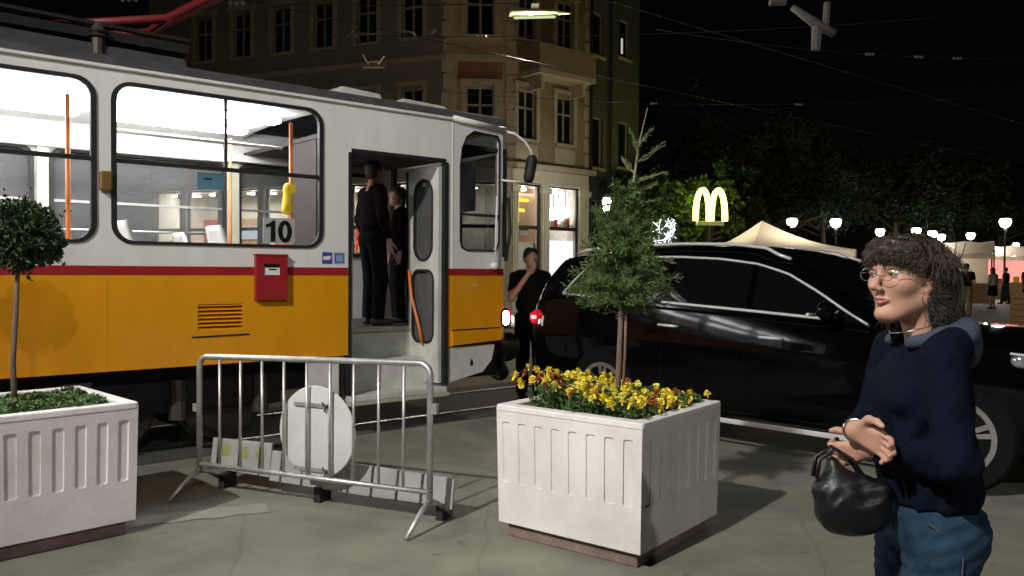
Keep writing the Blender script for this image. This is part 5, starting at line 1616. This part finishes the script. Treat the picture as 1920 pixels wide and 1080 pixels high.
def head_prims(S, H, yaw, tilt=0.0, f=1.0, skull_only=False):
    """head at centre H (numpy), facing +x turned by yaw; f scale"""
    M_ = rotz(yaw) @ np.array([[math.cos(tilt), 0, math.sin(tilt)], [0, 1, 0], [-math.sin(tilt), 0, math.cos(tilt)]])
    P = lambda x, y, z: H + f * (M_ @ np.array((x, y, z)))
    E = lambda c, r, k, sub=False: S.ell(P(*c), np.array(r) * f, k * f, M_, sub)
    C = lambda a, b, ra, rb, k: S.cap(P(*a), P(*b), ra * f, rb * f, k * f)
    E((-.014, 0, .028), (.094, .073, .086), .02)
    E((.026, 0, -.030), (.062, .058, .086), .03)
    for s_ in (-1, 1):
        C((-.005, s_ * .050, -.055), (.060, s_ * .012, -.103), .020, .017, .025)
        E((.052, s_ * .040, -.022), (.030, .022, .024), .02)
        E((-.012, s_ * .074, -.012), (.019, .007, .031), .008)
    E((.078, 0, -.100), (.016, .018, .014), .02)
    C((.080, -.030, .020), (.080, .030, .020), .011, .011, .015)
    E((.098, .031, .004), (.016, .017, .010), .012, True)
    E((.098, -.031, .004), (.016, .017, .010), .012, True)
    C((.086, 0, .012), (.113, 0, -.030), .0075, .0105, .012)
    for s_ in (-1, 1):
        E((.101, s_ * .011, -.036), (.010, .007, .007), .006)
        C((.093, 0, -.0585), (.083, s_ * .021, -.063), .0058, .0035, .004)
        C((.091, 0, -.0715), (.082, s_ * .018, -.067), .0065, .0035, .004)
    E((.097, 0, -.0650), (.006, .018, .0022), .003, True)
    return P, M_

def hand_prims(S, Wp, f, u, curl=(.35, .8, .9), spread=.02, side=1, scale=1.0, thumb=(.55, .75)):
    """hand at wrist Wp, finger direction f, thumb side u; palm normal n = f x u * side points to the palm"""
    f = np.array(f, float); f /= np.linalg.norm(f)
    u = np.array(u, float); u -= f * (u @ f); u /= np.linalg.norm(u)
    n = np.cross(f, u) * side
    Wp = np.array(Wp, float); k = .006 * scale; s = scale
    for o in (.024, .008, -.008, -.023):
        S.cap(Wp + u * o * .6 * s, Wp + f * .080 * s + u * o * 1.1 * s, .014 * s, .0115 * s, .012 * s)
    for i, (o, ln) in enumerate(((.028, .92), (.0095, 1.0), (-.009, .94), (-.026, .76))):
        p = Wp + f * (.082 - .006 * abs(i - 1)) * s + u * o * s
        a = 0
        for j, (l_, r0, r1) in enumerate(((.042, .0098, .0088), (.027, .0088, .0082), (.021, .0082, .0070))):
            a += curl[j]
            d = f * math.cos(a) + n * math.sin(a) + u * (spread * (1.5 - i) * .6)
            q = p + d * l_ * ln * s
            S.cap(p, q, r0 * s * .93, r1 * s * .93, .002 * s); p = q
    p0 = Wp + f * .018 * s + u * .022 * s
    p1 = p0 + (f * thumb[0] + u * thumb[1] + n * .25) * .046 * s
    p2 = p1 + (f * .90 + u * .25 + n * .25) * .032 * s
    p3 = p2 + (f * .92 + n * .35) * .024 * s
    S.cap(p0, p1, .0150 * s, .0115 * s, .010 * s).cap(p1, p2, .0112 * s, .0098 * s, .005 * s).cap(p2, p3, .0098 * s, .0078 * s, .005 * s)

def strands(name, m, parent, V, N, rng, n, ln, amp, r, crown, scale_fn):
    """thin wavy locks that follow the hair volume away from the crown and down (one mesh)"""
    nrm = lambda x: x / (np.linalg.norm(x, axis=1, keepdims=True) + 1e-6)
    i = rng.integers(0, len(V), n)
    nr = N[i]; p = V[i] - nr * .004
    g = p - crown; g[:, 2] = 0
    g = g / (np.linalg.norm(g, axis=1, keepdims=True) + .02) * .8 + np.array((0, 0, -.75)) + rng.normal(size=(n, 3)) * .30
    g -= nr * (g * nr).sum(1, keepdims=True)
    d = nrm(g); a = nrm(np.cross(d, nr))
    L_ = (ln * rng.uniform(.5, 1.15, n) * scale_fn(p))[:, None]
    ph, tw = rng.uniform(0, 6.28, (n, 1)), rng.uniform(5, 11, (n, 1)); co = amp * rng.uniform(.4, 1.4, (n, 1)); lift = rng.uniform(-.08, .20, (n, 1))
    K = 11; P_ = np.zeros((n, K, 3))
    for k in range(K):
        t = k / (K - 1)
        P_[:, k] = p + d * L_ * t + nr * (lift * L_ * t - .55 * L_ * t * t) + (a * np.sin(ph + tw * t) + nr * .6 * np.cos(ph + tw * t)) * co * min(1, t * 2)
    T_ = np.gradient(P_, axis=1); T_ /= np.linalg.norm(T_, axis=2, keepdims=True) + 1e-9
    u = np.cross(T_, nr[:, None, :]); u /= np.linalg.norm(u, axis=2, keepdims=True) + 1e-9
    w = np.cross(T_, u)
    rad = (r * (1.05 - .8 * (np.arange(K) / (K - 1)) ** 2))[None, :, None]
    ring = np.stack([P_ + (u * math.cos(q) + w * math.sin(q)) * rad for q in (0, 2.094, 4.189)], 2)
    base = (np.arange(n) * K * 3)[:, None, None] + (np.arange(K - 1) * 3)[None, :, None]
    f = []
    for q in range(3):
        q2 = (q + 1) % 3
        f.append(np.stack([base[..., 0] + q, base[..., 0] + q2, base[..., 0] + 3 + q2, base[..., 0] + 3 + q], -1).reshape(-1, 4))
    me = bpy.data.meshes.new(name)
    me.from_pydata(ring.reshape(-1, 3).tolist(), [], np.concatenate(f).tolist())
    me.polygons.foreach_set('use_smooth', np.ones(len(me.polygons), bool))
    me.materials.append(MATS[m])
    return mesh_obj(name, me, parent)

# ---- the woman with folded arms (local +x = the way she faces)
woman = empty('person', (1.10, 2.20, 0), R(179), 'woman with curly dark hair, glasses, navy top and jeans, arms folded', 'person')
HC = np.array((.055, .008, 1.490)); YAW = R(24)
B = SDF()
headP, HM = head_prims(B, HC, YAW, R(-3))
B.cap(HC + (-.030, 0, -.06), (-.012, 0, 1.315), .050, .056, .03)
B.ell((-.01, 0, 1.19), (.085, .11, .12), .04).ell((-.01, 0, 1.0), (.095, .13, .16), .06).ell((-.02, 0, .86), (.09, .13, .10), .05)
Ls, Rs = np.array((.020, .140, 1.290)), np.array((.015, -.148, 1.290))
Le, Re = np.array((.020, .205, 1.045)), np.array((.060, -.195, 1.050))
Lw, Rw = np.array((.155, .025, 1.035)), np.array((.198, .045, 1.088))
B.chain([(-.01, .04, 1.29), Ls + (0, -.02, -.015), Le, Lw], [.036, .030, .032, .024], .02)
B.chain([(-.01, -.04, 1.29), Rs + (0, .02, -.015), Re, Rw], [.036, .030, .032, .024], .02)
for s_ in (-1, 1):
    B.chain([(-.01, s_ * .07, .84), (.01, s_ * .085, .46), (-.01, s_ * .085, .09)], [.062, .046, .034], .03)
    B.cap((-.02, s_ * .085, .045), (.14, s_ * .10, .03), .034, .026, .02)
hand_prims(B, Rw, (-.52, .80, -.26), (.10, .15, 1.0), curl=(.28, .60, .55), side=1, scale=.97)
hand_prims(B, Lw, (.50, -.50, -.25), (.2, .1, 1.0), curl=(.5, .9, .8), side=1, scale=.95)
me = B.mesh('body', 'skin', .0036, smooth_it=2)
mesh_obj('body', me, woman)
# face details
for s_ in (-1, 1):
    eo = MB().ell(tuple(headP(.0765, s_ * .031, .004)), .0125, 14, 10).build('eye', 'eye_white', woman, True)
    MB().ell(tuple(headP(.0855, s_ * .0315, .003)), (.005, .0055, .0055), 10, 8).build('iris', 'iris', eo, True)
    MB().tube([tuple(headP(.0905, s_ * .012, .0265)), tuple(headP(.093, s_ * .028, .031)), tuple(headP(.080, s_ * .047, .027))], [.003, .0035, .0018], 6).build('eyebrow', 'hair', woman, True)
    # eyelids
    MB().tube([tuple(headP(.0855, s_ * .019, .0070)), tuple(headP(.0898, s_ * .030, .0098)), tuple(headP(.082, s_ * .043, .0060))], [.003, .0042, .003], 6).build('eyelid', 'skin', woman, True)
lp = MB()
lp.tube([tuple(headP(.0835, -.021, -.0635)), tuple(headP(.0945, -.007, -.0600)), tuple(headP(.0945, .007, -.0600)), tuple(headP(.0835, .021, -.0635))], [.0018, .0036, .0036, .0018], 8)
lp.tube([tuple(headP(.0830, -.018, -.0675)), tuple(headP(.0940, -.005, -.0715)), tuple(headP(.0940, .005, -.0715)), tuple(headP(.0830, .018, -.0675))], [.0018, .0042, .0042, .0018], 8)
lp.build('lips', 'lips', woman, True)
# glasses
gl_ = MB()
for s_ in (-1, 1):
    ring = []
    for k in range(20):
        a = 2 * PI * k / 20
        ring.append(tuple(headP(.112 - .010 * (abs(.031 * 1 + .022 * math.cos(a)) / .05), s_ * (.032 + .023 * math.cos(a)), .001 + .016 * math.sin(a))))
    gl_.tube(ring, .0008, 6, closed=True)
    gl_.tube([tuple(headP(.103, s_ * .055, .006)), tuple(headP(.06, s_ * .074, .008)), tuple(headP(-.01, s_ * .080, .006))], .0012, 5)
gl_.tube([tuple(headP(.112, -.010, .004)), tuple(headP(.1145, 0, .007)), tuple(headP(.112, .010, .004))], .0012, 5)
gl_.build('glasses', 'silver', woman, True)
# hair: soft volume plus curls
Hh = SDF()
hp = lambda x, y, z: headP(x, y, z)
Hh.ell(hp(-.018, 0, .044), (.094, .082, .074), .02, HM)
Hh.ell(hp(-.062, 0, -.015), (.040, .074, .088), .03, HM)
Hh.ell(hp(.052, 0, .066), (.050, .068, .040), .02, HM)
Hh.ell(hp(.078, .0, .052), (.022, .054, .022), .015, HM)
for s_ in (-1, 1):
    Hh.ell(hp(-.042, s_ * .072, -.004), (.044, .020, .070), .02, HM)
    Hh.ell(hp(.030, s_ * .066, .052), (.040, .016, .030), .02, HM)
    Hh.ell(hp(-.065, s_ * .060, -.085), (.046, .040, .050), .02, HM)
wav = lambda X, Y, Z: .0045 * np.sin(95 * X + 40 * np.sin(21 * Z)) * np.sin(80 * Y + 3) + .004 * np.sin(120 * Z + 60 * X) * np.cos(70 * Y)
hm = Hh.mesh('hair', 'hair', .005, disp=wav, smooth_it=1)
hv = np.array([v_.co[:] for v_ in hm.vertices]); hn = np.array([v_.normal[:] for v_ in hm.vertices])
hair = mesh_obj('hair', hm, woman)
rng = np.random.default_rng(14)
keep = hv[:, 2] > 1.37
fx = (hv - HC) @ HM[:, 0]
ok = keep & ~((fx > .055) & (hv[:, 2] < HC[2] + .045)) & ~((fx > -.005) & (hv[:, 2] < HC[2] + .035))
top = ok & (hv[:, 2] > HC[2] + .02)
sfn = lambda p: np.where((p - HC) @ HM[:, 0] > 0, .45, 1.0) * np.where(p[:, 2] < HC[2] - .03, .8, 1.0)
strands('curls', 'hair', hair, hv[ok], hn[ok], rng, 9000, .072, .0055, .0010, HC + (-.03, 0, .10), sfn)
strands('lit_top_curls', 'hair_lit', hair, hv[top], hn[top], rng, 3200, .080, .0050, .0009, HC + (-.03, 0, .10), sfn)  # lamplight on top of the head put into the colour of these curls
# navy top with folds
T = SDF()
T.ell((.0, 0, 1.19), (.112, .140, .135), .06).ell((.040, .060, 1.175), (.072, .062, .068), .05).ell((.040, -.060, 1.175), (.072, .062, .068), .05)
T.ell((-.005, 0, 1.03), (.115, .150, .14), .06).ell((-.02, 0, .92), (.118, .155, .12), .05)
T.cap((-.02, -.10, 1.315), (-.02, .10, 1.315), .052, .052, .05)
T.chain([Ls, Le + (.0, .01, 0), Le + (.012, 0, .0), Lw + (-.03, .04, -.003)], [.054, .046, .045, .036], .035)
T.chain([Rs, Re, Rw + (-.02, -.035, .003)], [.054, .046, .034], .035)
T.cut(2, .898, 'above')
T.ell(HC + (-.035, 0, -.105), (.068, .064, .072), .012, sub=True)
fold = lambda X, Y, Z: .0040 * np.sin(60 * Z + 22 * X + 14 * np.sin(18 * Y)) * (.4 + .6 * (np.sin(13 * Z + 9 * Y) > 0)) + .003 * np.sin(95 * (Z * .6 + X * .9) + 4) * np.exp(-((Z - 1.06) / .12) ** 2)
mesh_obj('navy_top', T.mesh('navy_top', 'navy', .0065, disp=fold, smooth_it=2), woman)
Hd = SDF()
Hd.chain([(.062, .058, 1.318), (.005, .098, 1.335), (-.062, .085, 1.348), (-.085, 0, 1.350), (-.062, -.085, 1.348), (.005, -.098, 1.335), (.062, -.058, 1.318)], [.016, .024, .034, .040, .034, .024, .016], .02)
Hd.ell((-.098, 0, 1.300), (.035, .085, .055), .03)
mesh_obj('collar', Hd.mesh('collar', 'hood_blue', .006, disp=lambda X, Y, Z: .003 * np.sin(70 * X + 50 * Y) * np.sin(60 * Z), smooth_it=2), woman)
# jeans
J = SDF()
J.ell((-.018, 0, .855), (.112, .152, .105), .04).ell((-.055, .065, .82), (.085, .085, .09), .04).ell((-.055, -.065, .82), (.085, .085, .09), .04)
for s_ in (-1, 1):
    J.chain([(-.012, s_ * .082, .80), (.012, s_ * .088, .46), (-.008, s_ * .088, .10)], [.092, .068, .060], .03)
J.cut(2, .925, 'below').cut(2, .075, 'above')
jf = lambda X, Y, Z: .0030 * np.sin(85 * Z + 30 * X + 10 * np.sin(25 * Y)) * np.sin(20 * Z + 3) + .002 * np.sin(150 * Z + 60 * X)
jo = mesh_obj('jeans', J.mesh('jeans', 'denim', .0065, disp=jf, smooth_it=1), woman)
pk_ = MB()
for s_ in (1, -1):
    pk_.tube([(.050, s_ * .140, .872), (.02, s_ * .156, .852), (-.03, s_ * .160, .842), (-.070, s_ * .150, .838)], .0028, 5)
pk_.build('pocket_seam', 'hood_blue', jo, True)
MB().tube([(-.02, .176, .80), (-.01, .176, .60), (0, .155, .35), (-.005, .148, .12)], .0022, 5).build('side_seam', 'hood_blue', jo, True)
for s_ in (-1, 1):
    sh_ = SDF().cap((-.045, s_ * .088, .045), (.135, s_ * .105, .036), .042, .034, .02).cap((-.05, s_ * .088, .02), (.15, s_ * .105, .018), .03, .028, .01).cut(2, .0, 'above')
    mesh_obj('shoe', sh_.mesh('shoe', 'shoe', .008), woman)
# watch
wd_ = (Rw - Re) / np.linalg.norm(Rw - Re)
a_ = np.cross(wd_, (0, 0, 1)); a_ /= np.linalg.norm(a_); b_ = np.cross(wd_, a_)
cW = Rw - wd_ * .006
MB().tube([tuple(cW + (a_ * math.cos(t) + b_ * math.sin(t)) * .0285) for t in np.linspace(0, 2 * PI, 22)[:-1]], .0045, 6, closed=True).build('bracelet', 'silver', woman, True)
MB().tube([tuple(HC + (-.030, 0, -.112) + np.array((math.cos(t) * .060 + .006, math.sin(t) * .058, -.018 - .018 * math.cos(t)))) for t in np.linspace(0, 2 * PI, 30)[:-1]], .0016, 5, closed=True).build('necklace', 'silver', woman, True)

# ---- her bag
bag = empty('handbag', (1.118, 2.20, 0), R(179), 'black slouchy handbag hanging from the woman\'s folded arms', 'handbag')
G = SDF()
G.ell((.250, .040, .915), (.058, .046, .060), .04).ell((.228, .045, .868), (.076, .052, .058), .05).cap((.268, .03, 1.0), (.256, .035, .94), .016, .038, .03).cap((.170, .05, .87), (.155, .055, .93), .042, .034, .04)
G.cap((.298, .04, .93), (.20, .05, .955), .022, .020, .03).ell((.275, .045, .875), (.030, .035, .040), .03)
mesh_obj('bag_body', G.mesh('bag_body', 'black_leather', .006, disp=lambda X, Y, Z: .0022 * np.sin(60 * X + 45 * Z + 9 * np.sin(40 * Y)) * np.sin(38 * Z + 1), smooth_it=2), bag)
MB().tube([(.298, .066, .955), (.276, .082, .940), (.245, .090, .925), (.210, .096, .905)], .002, 6).build('zip', 'wheel_steel', bag, True)
for dy in (0, .03):
    MB().tube([(.315, .02 + dy, .96), (.305, .01 + dy, 1.01), (.26, .0 + dy, 1.035), (.22, .01 + dy, 1.01), (.19, .03 + dy, .96)], .0055, 7).build('strap', 'black_leather', bag, True)

# ---- simple figures for the middle distance and beyond
mat('cloth_dark', (0.005, 0.0046, 0.0052), 0.9, var=0.2, spec=0.1); mat('cloth_maroon', (0.008, 0.003, 0.0035), 0.9, var=0.2, spec=0.1); mat('cloth_green', (0.015, 0.03, 0.02), 0.9, var=0.2)
mat('cloth_red', (0.10, 0.02, 0.018), 0.9, var=0.2); mat('cloth_light', (0.38, 0.36, 0.32), 0.9, var=0.15); mat('cloth_tan', (0.18, 0.14, 0.09), 0.9, var=0.2); mat('cloth_jean', (0.03, 0.045, 0.07), 0.9, var=0.2); mat('boot', (0.05, 0.045, 0.035), 0.7, var=0.2)
def figure(loc, face, H, label, top, bottom, hairm='hair', arms='down', vox=.011, stride=.0, skirt=False, group=None, short=True, longhair=False, parent=None):
    t = empty('person', loc, face, label, 'person', group)
    s = H / 1.72
    A = lambda *p: np.array(p, float) * s
    hc = A(.03, 0, 1.60)
    b = SDF()
    head_prims(b, hc, 0, 0, s * 1.02)
    b.cap(A(.0, 0, 1.52), A(-.01, 0, 1.42), .052 * s, .058 * s, .03)
    b.ell(A(-.01, 0, 1.28), A(.10, .17, .17), .05).ell(A(-.01, 0, 1.02), A(.10, .15, .16), .05)
    arm = {}
    for sd_i, s_ in ((0, -1), (1, 1)):
        sh_ = A(-.01, s_ * .185, 1.40)
        if arms == 'mouth' and s_ == -1:
            el, wr, fd, ud = A(.14, -.26, 1.15), A(.17, -.07, 1.43), (-.25, .6, .75), (-.6, -.2, .6)
        elif arms == 'front':
            el, wr, fd, ud = A(.02, s_ * .24, 1.13), A(.24, s_ * .12, 1.08), (1, -.2 * s_, .1), (0, -s_ * .3, 1)
        else:
            el, wr, fd, ud = A(-.02, s_ * .235, 1.12), A(.05, s_ * .245, .87), (.15, 0, -1), (1, -s_ * .3, 0)
        b.chain([sh_, el, wr], [.048 * s, .038 * s, .026 * s], .03)
        hand_prims(b, wr, fd, ud, curl=(.3, .5, .5), side=(1 if s_ == -1 else -1), scale=s)
        arm[s_] = (sh_, el, wr)
    for s_ in (-1, 1):
        kx = stride * s_
        b.chain([A(-.01, s_ * .09, .90), A(kx * .5 + .03, s_ * .095, .50), A(kx, s_ * .095, .08)], [.08 * s, .055 * s, .04 * s], .03)
    mesh_obj('body', b.mesh('body', 'skin', vox, smooth_it=1), t)
    h = SDF()
    h.ell(hc + A(-.026, 0, .040), A(.104, .088, .088), .02)
    if longhair:
        h.ell(hc + A(-.06, 0, -.07), A(.055, .088, .13), .03)
    else:
        h.ell(hc + A(-.052, 0, -.005), A(.068, .084, .078), .02)
    h.ell(hc + A(.085, 0, -.03), A(.06, .08, .075), .01, sub=True)
    mesh_obj('hair', h.mesh('hair', hairm, vox), t)
    c = SDF()
    c.ell(A(-.01, 0, 1.27), A(.122, .19, .17), .05).ell(A(-.01, 0, 1.06), A(.125, .17, .16), .05).cap(A(-.01, -.12, 1.42), A(-.01, .11, 1.415), .050 * s, .050 * s, .05)
    for s_, (sh_, el, wr) in arm.items():
        if short:
            c.chain([sh_ - A(0, 0, .012), sh_ + (el - sh_) * .62], [.060 * s, .058 * s], .05)
        else:
            c.chain([sh_ - A(0, 0, .012), el, el + (wr - el) * .93], [.060 * s, .053 * s, .042 * s], .05)
    c.cut(2, .90 * s, 'above')
    mesh_obj('top', c.mesh('top', top, vox, disp=lambda X, Y, Z: .004 * np.sin(40 * Z + 20 * X + 11 * Y), smooth_it=1), t)
    d = SDF()
    if skirt:
        d.ell(A(-.01, 0, .92), A(.13, .18, .12), .04).cap(A(0, 0, .86), A(.0, 0, .62), .16 * s, .20 * s, .05).cut(2, .55 * s, 'above')
    else:
        d.ell(A(-.015, 0, .92), A(.125, .178, .11), .04)
        for s_ in (-1, 1):
            kx = stride * s_
            d.chain([A(-.01, s_ * .09, .88), A(kx * .5 + .03, s_ * .098, .50), A(kx, s_ * .098, .10)], [.10 * s, .078 * s, .068 * s], .03)
        d.cut(2, .07 * s, 'above')
    mesh_obj('skirt' if skirt else 'trousers', d.mesh('trousers', bottom, vox, smooth_it=1), t)
    for s_ in (-1, 1):
        kx = stride * s_
        q = SDF().cap(A(kx - .04, s_ * .098, .05), A(kx + .15, s_ * .11, .038), .045 * s, .036 * s, .02).cut(2, 0.0, 'above')
        mesh_obj('shoe', q.mesh('shoe', 'boot', max(vox, .012)), t)
    return t
figure((.22, 9.75, 0), R(-75), 1.78, 'man in a dark shirt with hand to his mouth between tram and car', 'cloth_dark', 'cloth_dark', arms='mouth', vox=.009)
dp = Vector(tramw(.70, -.28, .94))
figure(dp, R(40), 1.66, 'person in a dark coat standing left in the open tram doorway', 'cloth_maroon', 'cloth_dark', short=False, vox=.012)
dp = Vector(tramw(1.12, -.10, .94))
figure(dp, R(200), 1.44, 'shorter person in dark red standing right in the open tram doorway', 'cloth_maroon', 'cloth_dark', short=False, vox=.012, longhair=True)
figure((14.95, 27.2, .10), R(60), 1.74, 'big man in a black T-shirt walking away behind the woman', 'cloth_dark', 'cloth_tan', vox=.016, stride=.12)
figure((12.9, 25.3, .10), R(150), 1.68, 'person in an orange top half hidden by the woman\'s hair', 'cloth_red', 'cloth_light', vox=.016, arms='front')
figure((19.2, 33.0, .10), R(110), 1.66, 'girl in a pale top and short black skirt on the square', 'cloth_light', 'cloth_dark', vox=.018, skirt=True, longhair=True)
figure((22.2, 35.6, .10), R(-80), 1.78, 'man in black shirt and shorts far right on the square', 'cloth_dark', 'cloth_dark', vox=.018, stride=.1)
figure((25.4, 40.0, .10), R(-120), 1.72, 'person in a pale grey shirt at the right edge of the square', 'cloth_light', 'cloth_jean', vox=.018, arms='front')

# strollers too far off to tell apart
proto = figure((24.0, 44.5, .10), R(80), 1.72, 'small far figure in a black top and blue trousers among the market stalls', 'cloth_dark', 'cloth_jean', vox=.022, stride=.12, group='strollers among the stalls')
proto2 = figure((28.5, 47.0, .10), R(-60), 1.66, 'small far figure in a pale top and dark trousers among the market stalls', 'cloth_light', 'cloth_dark', vox=.022, stride=.1, group='strollers among the stalls', longhair=True)
for i, (x, y) in enumerate(((27.3, 43.0), (23.0, 38.5), (30.2, 48.5), (25.8, 49.0), (32.5, 51.0), (29.0, 44.0), (35.0, 54.0), (21.8, 46.0), (19.6, 39.6), (38.0, 58.0), (31.5, 56.0))):
    c = copy_tree(proto if i % 2 else proto2)
    c.location = (x, y, .10); c.rotation_euler = (0, 0, i * 2.1); f_ = 1 + .05 * math.sin(i * 3.3); c.scale = (f_, f_, f_)
